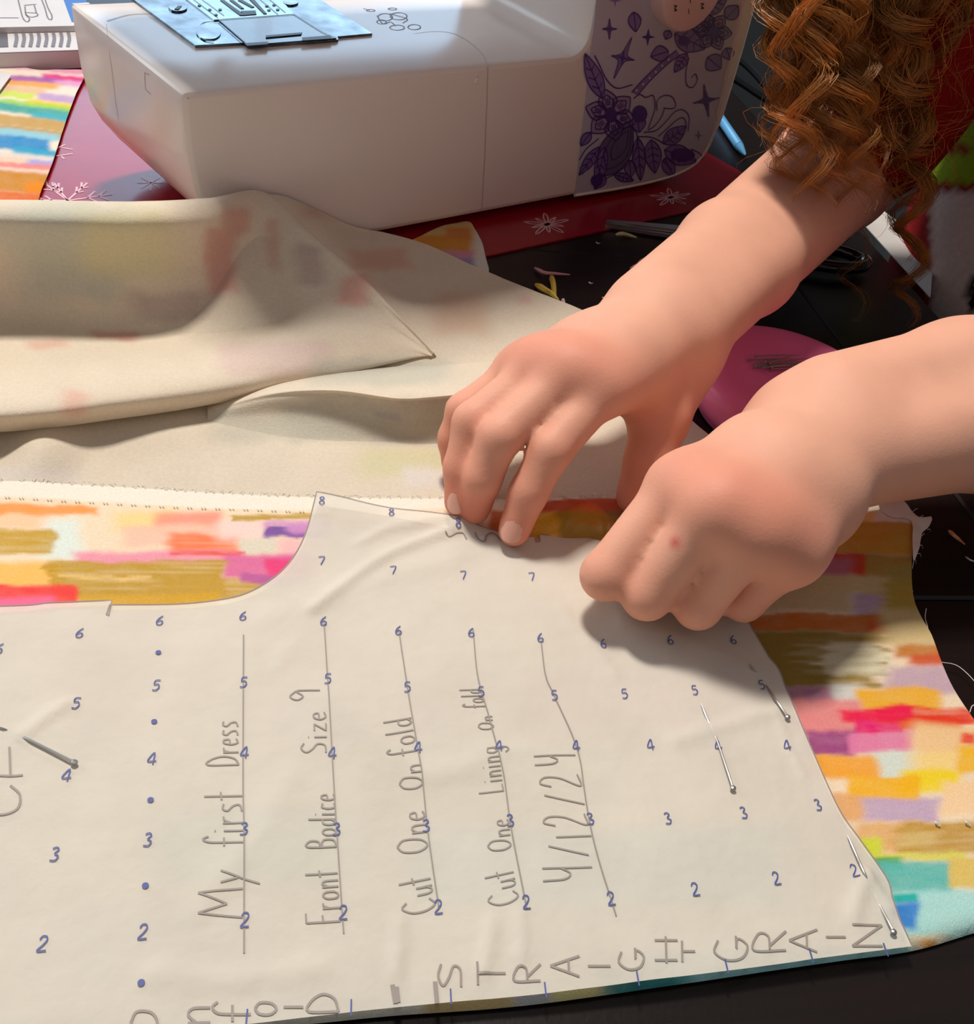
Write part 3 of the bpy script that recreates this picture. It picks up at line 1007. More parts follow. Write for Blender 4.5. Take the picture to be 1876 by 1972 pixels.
# --- top layer: right side up, selvedge towards the heap, fold towards the sewer
ZP = 0.0045
top_px = [(-520, 918), (0, 926), (120, 931), (300, 942), (450, 951), (600, 957), (860, 960), (1000, 960), (1100, 958), (1190, 958), (1400, 975), (1600, 985), (1690, 985), (1752, 1002)]
right_px = [(1756, 1030), (1753, 1080), (1757, 1150), (1772, 1190), (1792, 1225), (1812, 1280), (1835, 1330), (1876, 1392), (1930, 1470), (1990, 1590), (2020, 1690), (2030, 1760)]
bot_px = [(1876, 1797), (1755, 1832), (1600, 1853), (1300, 1897), (1010, 1937), (750, 1957), (560, 1975), (200, 2000), (-520, 2020)]
bot_line = catmull(plan(bot_px, 0.0012), 0.004)
edge = np.vstack([catmull(plan(top_px, ZP), 0.004), catmull(plan(right_px, 0.0035), 0.004), bot_line])
wave_c = at(1118, 1000, 0.010)[:2]


def printed_z(P):
    d = dist_poly(P, bot_line)
    k = np.clip(d / 0.006, 0, 1)
    z = 0.0012 + (ZP - 0.0012) * np.sqrt(1 - (1 - k) ** 2)
    q = P - wave_c
    z = z + 0.015 * np.exp(-(q[:, 0] / 0.014) ** 2 - (q[:, 1] / 0.0065) ** 2)
    rx = topx(np.column_stack([P, np.full(len(P), 0.004)]))
    z = z + 0.0025 * np.exp(-((rx[:, 0] - 1600) / 90) ** 2 - ((rx[:, 1] - 1090) / 60) ** 2)
    z = z + 0.0022 * sstep(1660, 1730, rx[:, 0]) * sstep(1120, 1000, rx[:, 1])
    return z + 0.0003 * (fbm(P[:, 0] * 70, P[:, 1] * 70) - 0.5)


pts, fcs = fill_region(edge, 0.00115)
V = np.column_stack([pts, printed_z(pts)])
PR = [  # right-hand part
    (1590, 1700, 940, 1004, (244, 204, 120), 6, 0), (1688, 1790, 930, 1004, (238, 226, 224), 6, 0),
    (1380, 1770, 1004, 1066, (206, 152, 34), 4, 0), (1640, 1770, 1066, 1110, (172, 134, 44), 8, 0), (1715, 1770, 1085, 1180, (166, 146, 72), 12, 0),
    (1590, 1672, 1066, 1108, (204, 58, 30), 5, 0), (1500, 1640, 1076, 1135, (186, 112, 134), 14, 0), (1460, 1640, 1125, 1180, (192, 172, 130), 14, 0),
    (1655, 1780, 1112, 1178, (178, 148, 56), 10, 26), (1640, 1700, 1140, 1188, (182, 156, 182), 12, 0), (1560, 1700, 1108, 1140, (200, 178, 130), 10, 10),
    (1400, 1706, 1183, 1217, (190, 104, 22), 4, 0), (1670, 1706, 1195, 1217, (196, 78, 28), 8, 0),
    (1380, 1700, 1217, 1324, (142, 116, 40), 6, 46), (1540, 1715, 1236, 1300, (214, 206, 176), 10, 60), (1400, 1590, 1220, 1322, (142, 116, 40), 10, 30),
    (1690, 1820, 1170, 1240, (204, 180, 126), 14, 0), (1720, 1830, 1238, 1262, (190, 120, 44), 8, 0), (1745, 1830, 1256, 1284, (204, 78, 28), 8, 8),
    (1710, 1850, 1282, 1334, (194, 164, 178), 12, 0), (1505, 1612, 1324, 1350, (172, 112, 142), 8, 0), (1605, 1670, 1318, 1352, (206, 206, 198), 10, 0),
    (1655, 1812, 1326, 1368, (232, 172, 44), 8, 0), (1515, 1660, 1345, 1410, (224, 132, 132), 10, 0),
    (1640, 1770, 1383, 1410, (226, 18, 108), 4, 0), (1740, 1850, 1380, 1406, (224, 96, 40), 8, 0), (1690, 1900, 1362, 1390, (226, 50, 20), 4, 8), (1608, 1765, 1362, 1386, (232, 22, 74), 5, 0),
    (1540, 1650, 1404, 1456, (156, 66, 124), 8, 0), (1635, 1768, 1408, 1450, (222, 122, 162), 5, 0), (1762, 1900, 1394, 1460, (236, 194, 140), 14, 0), (1850, 1880, 1408, 1432, (226, 70, 46), 5, 0),
    (1680, 1780, 1448, 1505, (208, 216, 204), 10, 0), (1560, 1690, 1454, 1500, (236, 160, 46), 7, 0), (1755, 1850, 1450, 1500, (240, 206, 130), 14, 0), (1845, 1900, 1436, 1490, (236, 180, 40), 8, 0),
    (1730, 1850, 1484, 1528, (236, 206, 24), 10, 0), (1636, 1768, 1494, 1548, (236, 174, 22), 5, 0), (1600, 1660, 1530, 1580, (226, 166, 106), 8, 0), (1815, 1900, 1506, 1570, (240, 202, 156), 10, 0),
    (1655, 1815, 1538, 1582, (190, 162, 186), 8, 0), (1640, 1760, 1584, 1640, (222, 172, 112), 10, 0), (1735, 1930, 1582, 1645, (188, 144, 54), 10, 24), (1735, 1800, 1605, 1630, (212, 184, 120), 10, 20),
    (1650, 1704, 1612, 1658, (204, 212, 58), 8, 0), (1690, 1860, 1642, 1656, (214, 206, 90), 6, 0), (1680, 1740, 1650, 1672, (70, 160, 84), 6, 0), (1680, 1835, 1658, 1726, (92, 182, 172), 8, 0), (1825, 1930, 1652, 1712, (216, 186, 92), 6, 0),
    (1690, 2000, 1716, 1830, (164, 214, 208), 12, 0), (1712, 1768, 1722, 1742, (20, 174, 164), 4, 0), (1712, 1770, 1742, 1786, (42, 122, 202), 7, 0), (1755, 1830, 1798, 1830, (222, 206, 170), 10, 0), (1780, 1806, 1806, 1826, (234, 164, 80), 6, 0),
    # fold edge along the bottom
    (1240, 1760, 1826, 1910, (140, 196, 200), 8, 0), (1150, 1330, 1870, 1930, (50, 130, 130), 14, 0), (1060, 1160, 1880, 1940, (212, 202, 140), 10, 0), (985, 1066, 1890, 1950, (170, 178, 180), 10, 0), (820, 990, 1900, 1960, (190, 168, 116), 10, 0), (500, 822, 1920, 2000, (206, 206, 190), 12, 0),
    # lifted wave by the fingers
    (990, 1200, 955, 1010, (196, 72, 24), 4, 0), (1000, 1090, 985, 1040, (214, 158, 30), 6, 0), (1080, 1220, 985, 1050, (150, 120, 36), 6, 12), (940, 1010, 985, 1030, (196, 96, 30), 6, 0),
    # strip between selvedge and paper on the left
    (-560, 100, 985, 1016, (250, 196, 156), 10, 0), (-560, 196, 970, 990, (236, 150, 74), 5, 10), (80, 160, 996, 1078, (216, 226, 216), 18, 0), (-560, 108, 1018, 1066, (192, 152, 44), 5, 16),
    (225, 335, 982, 1022, (236, 208, 140), 12, 0), (300, 425, 985, 1030, (240, 150, 128), 10, 0), (240, 420, 1010, 1050, (238, 190, 166), 12, 0), (320, 465, 1028, 1066, (240, 122, 78), 9, 10),
    (420, 520, 1000, 1040, (242, 206, 196), 14, 0), (445, 640, 993, 1003, (184, 148, 48), 2, 12), (510, 640, 1005, 1018, (210, 150, 190), 5, 0), (514, 640, 1018, 1038, (110, 60, 152), 3, 0), (560, 640, 1012, 1030, (200, 140, 190), 8, 0), (458, 545, 1038, 1066, (214, 206, 186), 8, 0), (545, 620, 1040, 1080, (236, 180, 180), 10, 0),
    (140, 460, 1060, 1086, (230, 146, 164), 10, 0), (320, 470, 1062, 1070, (226, 84, 70), 3, 14), (425, 600, 1068, 1118, (214, 104, 152), 8, 0), (515, 620, 1076, 1106, (226, 66, 120), 6, 0),
    (-560, 120, 1082, 1132, (242, 182, 90), 14, 0), (90, 430, 1080, 1152, (186, 146, 46), 5, 26), (110, 300, 1108, 1114, (226, 190, 120), 2, 30), (320, 560, 1118, 1160, (190, 150, 60), 6, 20), (462, 560, 1104, 1124, (184, 96, 150), 4, 0),
    (-560, 152, 1128, 1175, (232, 62, 62), 4, 0), (-560, 100, 1150, 1180, (232, 110, 150), 10, 0), (150, 420, 1145, 1175, (206, 158, 50), 6, 0),
    # under the paper (shows faintly through)
    (520, 900, 1330, 1420, (214, 170, 150), 30, 20), (700, 1200, 1430, 1560, (204, 196, 130), 30, 20), (300, 700, 1560, 1700, (180, 205, 170), 40, 20), (800, 1500, 1600, 1740, (140, 195, 195), 40, 20), (1000, 1450, 1300, 1400, (230, 160, 150), 30, 20), (100, 300, 1200, 1400, (232, 190, 160), 40, 20), (100, 500, 1750, 1900, (220, 200, 180), 40, 20)]
px = topx(V)
col = paint(px, (234, 212, 182), PR, 1.02, 8)
# unprinted selvedge band
sel = catmull(plan(top_px, ZP), 0.004)
ds = dist_poly(pts, sel)
lim = np.interp(px[:, 0], [-560, 0, 200, 400, 600, 900, 1000, 1100, 1900], [0.0082, 0.0086, 0.0090, 0.0090, 0.0076, 0.0060, 0.003, 0.0008, 0.0006])
mk = sstep(lim + 0.0006, lim - 0.0006, ds)[:, None]
col = col * (1 - mk) + mk * np.array(rgb(236, 228, 212)[:3])
mesh_obj('printed_layer', V, fcs, M_cloth, fabric, colors=col)
# frayed threads of the selvedge and the cut right edge
m = MB()
for i in range(420):
    t = RNG.random()
    p = sel[int(t * (len(sel) - 1))]
    q = topx([[p[0], p[1], ZP]])[0]
    if q[0] > 1240:
        continue
    a = math.radians(RNG.uniform(20, 160))
    L = RNG.uniform(0.0006, 0.0026)
    b = p + L * np.array([math.cos(a), math.sin(a)])
    m.add(*tube_vf([(p[0], p[1] - 0.0006, ZP), ((p[0] + b[0]) / 2, (p[1] + b[1]) / 2, ZP + 0.0007), (b[0], b[1], ZP - 0.0005)], 0.00012, 3, False))
o = m.build('selvedge_fray', M_white, fabric)
o['kind'] = 'stuff'
# stitch marks on the selvedge
m = MB()
for x in range(10, 600, 27):
    y = np.interp(x, [0, 300, 600], [956, 974, 985])
    for k in (0, 6):
        P = [at(x + k, y, ZP + 0.0004), at(x + k + 3, y + 3, ZP + 0.0004)]
        m.add(*ribbon_vf(np.array(P), 0.0004, (0, 0, 1)))
o = m.build('selvedge_pinholes', material('pinhole_shade', rgb(190, 180, 164), 0.9), fabric, smooth=False)
o['kind'] = 'stuff'
# torn white corner where the two layers meet
cp = [(1690, 962), (1735, 968), (1766, 1000), (1792, 998), (1788, 1016), (1774, 1030), (1768, 1060), (1758, 1082), (1755, 1040), (1752, 1006), (1720, 1000), (1694, 985)]
e2 = np.array([at(x, y, 0.006)[:2] for x, y in cp])
pts, fcs = fill_region(catmull(np.vstack([e2, e2[:1]]), 0.002)[:-1], 0.002)
V = np.column_stack([pts, 0.0072 + 0.0025 * (fbm(pts[:, 0] * 120, pts[:, 1] * 120) - 0.5)])
mesh_obj('torn_corner', V, fcs, M_white, fabric)
m = MB()
for x, y in [(1790, 1000), (1786, 1020), (1776, 1032), (1770, 1050), (1766, 1066), (1760, 1078), (1770, 998), (1758, 985)]:
    p = at(x, y, 0.007)
    b = at(x + RNG.uniform(4, 10), y + RNG.uniform(-6, 8), 0.004)
    m.add(*tube_vf([p, (p + b) / 2 + (0, 0, 0.001), b], 0.00012, 3, False))
for P in ([(1757, 1095), (1760, 1080), (1763, 1065)], [(1784, 1172), (1782, 1190), (1787, 1208), (1786, 1218)], [(1812, 1275), (1840, 1280), (1862, 1296), (1884, 1320)], [(1752, 1150), (1758, 1138)], [(1868, 1372), (1872, 1360), (1880, 1356)]):
    m.add(*tube_vf(catmull([at(x, y, 0.0035) for x, y in P], 0.002), 0.00017, 4, False))
o = m.build('loose_thread', M_white, fabric)
o['kind'] = 'stuff'

# ================================================================== paper pattern piece
M_paper = material('pattern_paper', rgb(224, 217, 203, 1.0), 0.75, spec=0.2, noise=(45, 0.035), bump=(160, 0.4), see_through=0.2)
M_pencil = material('pencil_line', rgb(150, 141, 133), 0.6)
M_ink_blue = material('blue_number_ink', rgb(74, 86, 150), 0.6)
paper = thing('pattern_paper', 'white paper bodice pattern with pencil writing and blue number grid pinned to the fabric', 'paper pattern')
p_top = [(-520, 1182), (0, 1170), (100, 1162), (216, 1157), (209, 1188), (205, 1186), (211, 1160), (340, 1158), (420, 1151), (475, 1138), (520, 1114), (552, 1086), (576, 1052), (592, 1016), (601, 985), (609, 955), (680, 967), (752, 980), (880, 1003), (968, 1022), (1030, 1031), (1033, 1045), (1040, 1044), (1038, 1032), (1090, 1036), (1145, 1044), (1230, 1072), (1330, 1110), (1400, 1150), (1437, 1192)]
p_right = [(1480, 1266), (1500, 1292), (1516, 1335), (1560, 1440), (1612, 1555), (1650, 1610), (1690, 1665), (1712, 1702), (1722, 1748), (1755, 1824)]
p_bot = [(1562, 1849), (1400, 1872), (1228, 1893), (1050, 1914), (868, 1930), (676, 1951), (475, 1974), (200, 1998), (-520, 2016)]
ZQ = 0.0056
creases = [((880, 1022), (740, 1075), (600, 1180), 0.0016, 0.0022), ((900, 1010), (760, 1020), (690, 1050), 0.0009, 0.002), ((1440, 1290), (1330, 1240), (1200, 1200), 0.0006, 0.004),
           ((1300, 1430), (1400, 1400), (1500, 1370), 0.0009, 0.003), ((1490, 1370), (1520, 1450), (1545, 1500), 0.0005, 0.0015), ((1668, 1690), (1655, 1720), (1640, 1770), 0.0011, 0.0022), ((1664, 1680), (1690, 1720), (1712, 1752), 0.0012, 0.002),
           ((45, 1420), (90, 1385), (130, 1360), 0.0010, 0.0022), ((300, 1880), (450, 1890), (620, 1870), 0.0007, 0.003), ((760, 1880), (766, 1830), (770, 1780), 0.0008, 0.002), ((930, 1870), (940, 1820), (945, 1780), 0.0009, 0.002), ((1000, 1850), (1005, 1800), (1000, 1770), 0.0008, 0.002),
           ((640, 1350), (800, 1480), (950, 1490), 0.0005, 0.004), ((820, 1500), (1000, 1450), (1150, 1500), 0.0005, 0.004), ((470, 1250), (520, 1300), (560, 1250), 0.0004, 0.003), ((1080, 1180), (1150, 1260), (1180, 1300), 0.0006, 0.003), ((520, 1190), (700, 1130), (880, 1075), 0.0006, 0.005), ((380, 1760), (500, 1600), (560, 1500), 0.0005, 0.004)]
creases = [(catmull(plan(c[:3], ZQ), 0.004), c[3], c[4]) for c in creases]


def paper_z(P):
    P = np.atleast_2d(P)
    z = ZQ + 0.0023 * fbm(P[:, 0] * 22 + 3, P[:, 1] * 22 + 5) - 0.0002
    for line, amp, wid in creases:
        z = z + amp * np.exp(-(dist_poly(P, line) / wid) ** 2)
    q = topx(np.column_stack([P, np.full(len(P), 0.006)]))
    z = z + 0.0030 * np.exp(-((q[:, 0] - 640) / 120) ** 2 - ((q[:, 1] - 950) / 60) ** 2)
    z = z + 0.0030 * np.exp(-((q[:, 0] - 860) / 110) ** 2 - ((q[:, 1] - 1000) / 22) ** 2)
    z = z + 0.0012 * np.exp(-((q[:, 0] - 1130) / 60) ** 2 - ((q[:, 1] - 1050) / 25) ** 2)
    return z


def to_paper(x, y, off=0.0):
    """photo pixel -> point on the paper's surface"""
    z = ZQ + 0.001
    for _ in range(3):
        p = at(x, y, z)
        z = float(paper_z(p[None, :2])[0]) + off
    return at(x, y, z)


edge = np.vstack([catmull(plan(p_top[:4], 0.006), 0.003), plan(p_top[4:6], 0.006), catmull(plan(p_top[6:16], 0.0075), 0.003), catmull(plan(p_top[15:21], 0.0075), 0.003)[1:], plan(p_top[21:23], 0.0065), catmull(plan(p_top[23:], 0.006), 0.003),
                  catmull(plan(p_right, 0.006), 0.003), catmull(plan(p_bot, 0.006), 0.003)])
pts, fcs = fill_region(edge, 0.0017)
V = np.column_stack([pts, paper_z(pts)])
nb = len(edge)
mesh_obj('sheet', V, fcs, M_paper, paper)
# thickness shows as a darker cut edge
m = MB()
for seg in (edge[:-len(catmull(plan(p_bot, 0.006), 0.003))],):
    P3 = np.column_stack([seg, paper_z(seg) + 0.00025])
    m.add(*ribbon_vf(P3, 0.0004, (0, 0, 1)))
m.build('cut_edge', material('pencilled_cut_edge', rgb(150, 136, 128), 0.7), paper, smooth=False)

# ---- writing: a small single-stroke alphabet (x along the line, y up; 1 = cap height)
GL = {
    'M': (0.9, [[(0, 0), (0.12, 1), (0.42, 0.35), (0.75, 1.0), (0.9, 0)]]), 'y': (0.42, [[(0.05, .5), (.2, .12)], [(.42, .5), (.2, .05), (.02, -.38)]]),
    'f': (0.36, [[(.38, .86), (.28, 1.0), (.16, .86), (.14, .4), (.14, 0)], [(0, .48), (.32, .48)]]), 'i': (0.18, [[(.08, .48), (.08, 0)], [(.08, .68), (.085, .71)]]),
    'r': (0.32, [[(.05, .5), (.06, 0)], [(.06, .3), (.16, .46), (.30, .48)]]), 's': (0.34, [[(.32, .47), (.14, .5), (.06, .38), (.24, .24), (.28, .08), (.04, .02)]]),
    't': (0.30, [[(.14, .95), (.14, 0)], [(0, .52), (.3, .54)]]), 'D': (0.55, [[(.06, 0), (.06, 1), (.34, .9), (.52, .52), (.4, .14), (.06, 0)]]),
    'e': (0.36, [[(.04, .28), (.3, .3), (.26, .48), (.1, .46), (.03, .22), (.14, .02), (.34, .08)]]), 'F': (0.5, [[(.06, 0), (.06, 1), (.5, 1)], [(.06, .5), (.38, .52)]]),
    'o': (0.40, [[(.2, .48), (.05, .36), (.06, .1), (.2, .01), (.36, .12), (.35, .38), (.2, .48)]]), 'n': (0.40, [[(.05, .48), (.06, 0)], [(.06, .3), (.2, .47), (.33, .38), (.35, 0)]]),
    'B': (0.50, [[(.06, 0), (.06, 1), (.36, .92), (.34, .62), (.08, .54), (.42, .44), (.42, .1), (.06, 0)]]), 'd': (0.40, [[(.34, .45), (.12, .44), (.05, .2), (.16, .02), (.33, .14)], [(.35, .95), (.35, 0)]]),
    'c': (0.34, [[(.33, .44), (.14, .48), (.05, .24), (.14, .02), (.33, .06)]]), 'S': (0.5, [[(.46, .88), (.24, 1), (.06, .8), (.2, .56), (.42, .36), (.36, .08), (.04, .04)]]),
    'z': (0.36, [[(.04, .47), (.33, .47), (.04, .02), (.35, .02)]]), '9': (0.5, [[(.42, .78), (.2, .98), (.05, .76), (.2, .56), (.42, .76), (.44, .4), (.42, 0)]]),
    'C': (0.6, [[(.56, .84), (.34, 1), (.08, .72), (.08, .3), (.3, .02), (.58, .16)]]), 'u': (0.40, [[(.05, .48), (.07, .12), (.2, .02), (.34, .14), (.36, .48)], [(.36, .3), (.38, 0)]]),
    'O': (0.6, [[(.3, 1), (.08, .8), (.06, .3), (.28, .02), (.52, .24), (.54, .78), (.3, 1)]]), 'l': (0.18, [[(.09, .95), (.09, 0)]]),
    'L': (0.5, [[(.06, 1), (.06, 0), (.48, .03)]]), 'g': (0.42, [[(.34, .44), (.12, .46), (.06, .2), (.2, .06), (.34, .2)], [(.36, .46), (.36, -.2), (.2, -.4), (.02, -.26)]]),
    '4': (0.55, [[(.06, 1.0), (.1, .56), (.28, .44), (.46, .62)], [(.48, 1.0), (.46, 0)]]), '/': (0.35, [[(0, 0), (.32, .95)]]),
    '1': (0.2, [[(.1, .92), (.1, 0)]]), '2': (0.55, [[(.06, .72), (.2, .98), (.42, .86), (.38, .5), (.05, .02), (.5, .06)]]),
    'T': (0.55, [[(0, .95), (.56, .98)], [(.28, .96), (.28, 0)]]), 'R': (0.5, [[(.06, 0), (.06, 1), (.4, .86), (.36, .56), (.08, .5)], [(.16, .5), (.46, 0)]]),
    'A': (0.55, [[(0, 0), (.28, 1), (.54, 0)], [(.1, .36), (.46, .38)]]), 'I': (0.2, [[(.1, .95), (.1, 0)]]), 'G': (0.6, [[(.5, .88), (.24, .98), (.06, .6), (.12, .16), (.38, .02), (.54, .3), (.32, .34), (.6, .36)]]),
    'H': (0.55, [[(.06, 1), (.06, 0)], [(.48, 1), (.48, 0)], [(0, .48), (.56, .52)]]), 'N': (0.55, [[(.06, 0), (.06, 1), (.48, .02), (.5, 1)]]),
}


for _c in 'MFLNzA':                               # straight-stroked letters keep their corners
    GL[_c] = (GL[_c][0], [list(ab) for st in GL[_c][1] for ab in zip(st, st[1:])])


def pencil(lines, w, name='handwriting', mat=None):
    m = MB()
    for Lp in lines:
        P = np.array([to_paper(x, y, 0.0003) for x, y in Lp])
        P = catmull(P, 0.0008)
        P[:, 2] = paper_z(P[:, :2]) + 0.0003
        m.add(*ribbon_vf(P, w, (0, 0, 1)))
    return m.build(name, mat or M_pencil, paper, smooth=False)


def word(txt, p0, p1, h, up=None):
    """letters written from pixel p0 to pixel p1 along their baseline; up = direction of the letter tops"""
    p0, p1 = np.array(p0, float), np.array(p1, float)
    tot = sum(GL[c][0] for c in txt) + 0.14 * (len(txt) - 1)
    d = (p1 - p0) / tot
    if up is None:
        dd = d if np.linalg.norm(p1 - p0) > 40 else np.array([-0.04, -1.0])
        up = np.array([dd[1], -dd[0]]) / np.linalg.norm(dd) * h
    else:
        up = np.array(up, float) * h
    out, x = [], 0.0
    for c in txt:
        for s in GL[c][1]:
            out.append([tuple(p0 + d * (x + u) + up * v) for u, v in s])
        x += GL[c][0] + 0.14
    return out


PW = 0.00052
pencil(word('My', (467, 1766), (468, 1676), 86) + word('first', (469, 1628), (467, 1524), 78) + word('Dress', (460, 1474), (459, 1388), 60), PW)
pencil(word('Front', (656, 1776), (650, 1674), 66) + word('Bodice', (648, 1632), (646, 1528), 56) + word('Size', (630, 1450), (628, 1370), 50) + word('9', (618, 1348), (616, 1325), 60), PW)
pencil(word('Cut', (842, 1752), (828, 1684), 66) + word('One', (826, 1640), (818, 1560), 60) + word('On', (816, 1518), (812, 1470), 46) + word('fold', (804, 1450), (792, 1380), 58), PW)
pencil(word('Cut', (1002, 1736), (988, 1672), 60) + word('One', (986, 1636), (980, 1576), 46) + word('Lining', (970, 1524), (960, 1436), 48) + word('On', (952, 1404), (948, 1378), 30) + word('fold', (936, 1362), (926, 1326), 44), PW * 0.85)
pencil(word('4', (1142, 1696), (1140, 1664), 96) + word('/', (1134, 1646), (1132, 1624), 80) + word('1', (1140, 1612), (1138, 1606), 74) + word('2', (1132, 1590), (1130, 1564), 86) + word('/', (1126, 1548), (1124, 1526), 80) + word('2', (1120, 1515), (1116, 1488), 80) + word('4', (1110, 1472), (1108, 1450), 80), PW)
# ruled lines
pencil([[(469, 1222), (468, 1500), (470, 1600), (470, 1835)]], PW * 0.9, 'ruled_line')
pencil([[(624, 1196), (638, 1420), (646, 1560), (662, 1797)]], PW * 0.9, 'ruled_line')
pencil([[(768, 1212), (784, 1318), (812, 1480), (824, 1600), (845, 1745)]], PW * 0.9, 'ruled_line')
pencil([[(911, 1210), (920, 1300), (942, 1380), (970, 1490), (984, 1590), (1015, 1750)]], PW * 0.9, 'ruled_line')
pencil([[(1042, 1232), (1051, 1300), (1068, 1340), (1110, 1436), (1124, 1510), (1144, 1620), (1187, 1764)]], PW * 0.9, 'ruled_line')


def turned(c, cx, cy, w, h):
    """one letter turned a quarter to the left, centred on a pixel; w = size along the sheet's depth, h = towards the left"""
    adv = GL[c][0]
    out = []
    for s in GL[c][1]:
        out.append([(cx + h * (0.5 - v), cy + w * (adv / 2 - u) / adv) for u, v in s])
    return out


for txt in ([('S', 867, 1878, 52, 46), ('T', 946, 1874, 44, 56), ('R', 1016, 1873, 40, 50), ('A', 1088, 1860, 40, 56), ('I', 1153, 1860, 10, 46), ('G', 1216, 1848, 46, 50), ('H', 1283, 1829, 50, 44), ('T', 1326, 1832, 40, 26)],
            [('G', 1408, 1828, 52, 66), ('R', 1483, 1812, 46, 62), ('A', 1547, 1811, 44, 54), ('I', 1609, 1804, 10, 40), ('N', 1671, 1801, 52, 58)],
            [('O', 278, 1968, 50, 52), ('n', 360, 1955, 40, 90), ('f', 446, 1949, 36, 74), ('O', 512, 1942, 28, 42), ('I', 564, 1939, 8, 40), ('D', 623, 1932, 40, 58)]):
    L = []
    for t in txt:
        L += turned(*t)
    pencil(L, 0.00064)
pencil([[(18, 1438), (20, 1494)], [(-30, 1491), (20, 1494), (44, 1492)], [(20, 1512), (38, 1530), (34, 1556), (8, 1568), (-20, 1566)]], 0.00064)
pencil([[(756, 1896), (762, 1932)], [(764, 1900), (767, 1930)], [(838, 1890), (842, 1932)]], 0.0012, 'pencil_tick')
pencil([[(858, 1022), (864, 1032), (870, 1030), (880, 1024), (892, 1026), (899, 1038)], [(915, 1025), (920, 1036), (932, 1042), (938, 1030), (948, 1026), (958, 1032), (963, 1040)]], 0.0006, 'pencil_mark')

# ---- printed blue numbers (one inch apart) and dots
DG = {'1': [[(.5, 1), (.5, 0)]], '2': [[(.12, .76), (.3, .98), (.62, .96), (.74, .72), (.5, .4), (.1, .02), (.85, .02)]], '3': [[(.15, .9), (.5, 1), (.72, .8), (.42, .54), (.78, .34), (.6, .04), (.1, .06)]],
      '4': [[(.62, 0), (.6, 1), (.05, .28), (.9, .3)]], '5': [[(.8, 1), (.3, .97), (.22, .58), (.6, .62), (.78, .32), (.5, .02), (.1, .06)]], '6': [[(.7, 1), (.3, .7), (.1, .3), (.3, .02), (.68, .06), (.78, .34), (.5, .5), (.16, .34)]],
      '7': [[(.1, .98), (.85, .98), (.45, 0)]], '8': [[(.5, .55), (.2, .78), (.5, 1), (.78, .78), (.5, .55), (.16, .24), (.5, 0), (.84, .24), (.5, .55)]]}
grid = {6: [(0, 1250), (155, 1220), (309, 1196), (469, 1187), (624, 1197), (768, 1215), (908, 1219), (1041, 1229), (1162, 1240), (1291, 1233), (1412, 1233)],
        5: [(148, 1355), (302, 1321), (470, 1315), (632, 1308), (785, 1324), (927, 1333), (1068, 1340), (1203, 1337), (1338, 1330), (1467, 1320)],
        4: [(130, 1494), (294, 1462), (472, 1450), (641, 1451), (806, 1440), (962, 1437), (1110, 1437), (1253, 1435), (1383, 1437), (1516, 1436)],
        3: [(107, 1646), (286, 1618), (471, 1597), (649, 1598), (821, 1591), (983, 1581), (1137, 1578), (1286, 1577), (1432, 1566), (1575, 1551)],
        2: [(84, 1818), (277, 1795), (473, 1772), (662, 1758), (845, 1747), (1014, 1738), (1177, 1731), (1339, 1713), (1495, 1692), (1645, 1677)],
        1: [(475, 1960), (676, 1941), (868, 1920), (1050, 1907), (1228, 1885), (1399, 1862), (1562, 1842), (1705, 1830)],
        7: [(619, 1081), (757, 1099), (892, 1109), (1024, 1112), (1133, 1137)], 8: [(620, 965), (754, 987), (883, 1006)]}
for r, spots in grid.items():
    for x, y in spots:
        p = to_paper(x, y)
        h = 0.0040
        wd = 0.0028
        L = []
        m = MB()
        for s in DG[str(r)]:
            P = np.array([(p[0] + (u - .5) * wd + 0.10 * (v - .5) * h, p[1] + (v - .5) * h, 0) for u, v in s])
            P = catmull(P, 0.0006)
            P[:, 2] = paper_z(P[:, :2]) + 0.00042
            m.add(*ribbon_vf(P, 0.00042, (0, 0, 1)))
        m.build('printed_number', M_ink_blue, paper, smooth=False)
for x, y in ((305, 1256), (297, 1389), (290, 1540), (280, 1705), (272, 1892)):
    p = to_paper(x, y, 0.0004)
    P = [p + 0.0009 * np.array([math.cos(a), math.sin(a), 0]) for a in np.linspace(0, 6.28, 13)[:-1]]
    m = MB(); m.add(P, [tuple(range(12))]); m.build('printed_dot', M_ink_blue, paper, smooth=False)

# ------------------------------------------------------------------ dressmaking pins
M_pin = material('steel_pin', (0.42, 0.41, 0.40, 1), 0.42, metal=1.0)


def pin(label, head, path, tip, head_up=0.0012):
    """path: pixel points with heights (mm) relative to the paper, from head to tip"""
    t = thing('dressmaking_pin', label, 'pin', 'pins holding the paper pattern')
    P = [to_paper(x, y, h / 1000) for x, y, h in [head] + path + [tip]]
    P = catmull(P, 0.002)
    R = np.full(len(P), 0.00042)
    R[-1] = 0.00008
    R[-2] = 0.00028
    m = MB(); m.add(*tube_vf(P, R, 8)); m.build('shaft', M_pin, t)
    c = P[0]
    m = MB(); m.add(*lathe_vf([(0.0001, 0.0008), (0.0008, 0.0005), (0.00105, 0), (0.0008, -0.0005), (0.0001, -0.0008)], 12, c)); m.build('head', M_pin, t)


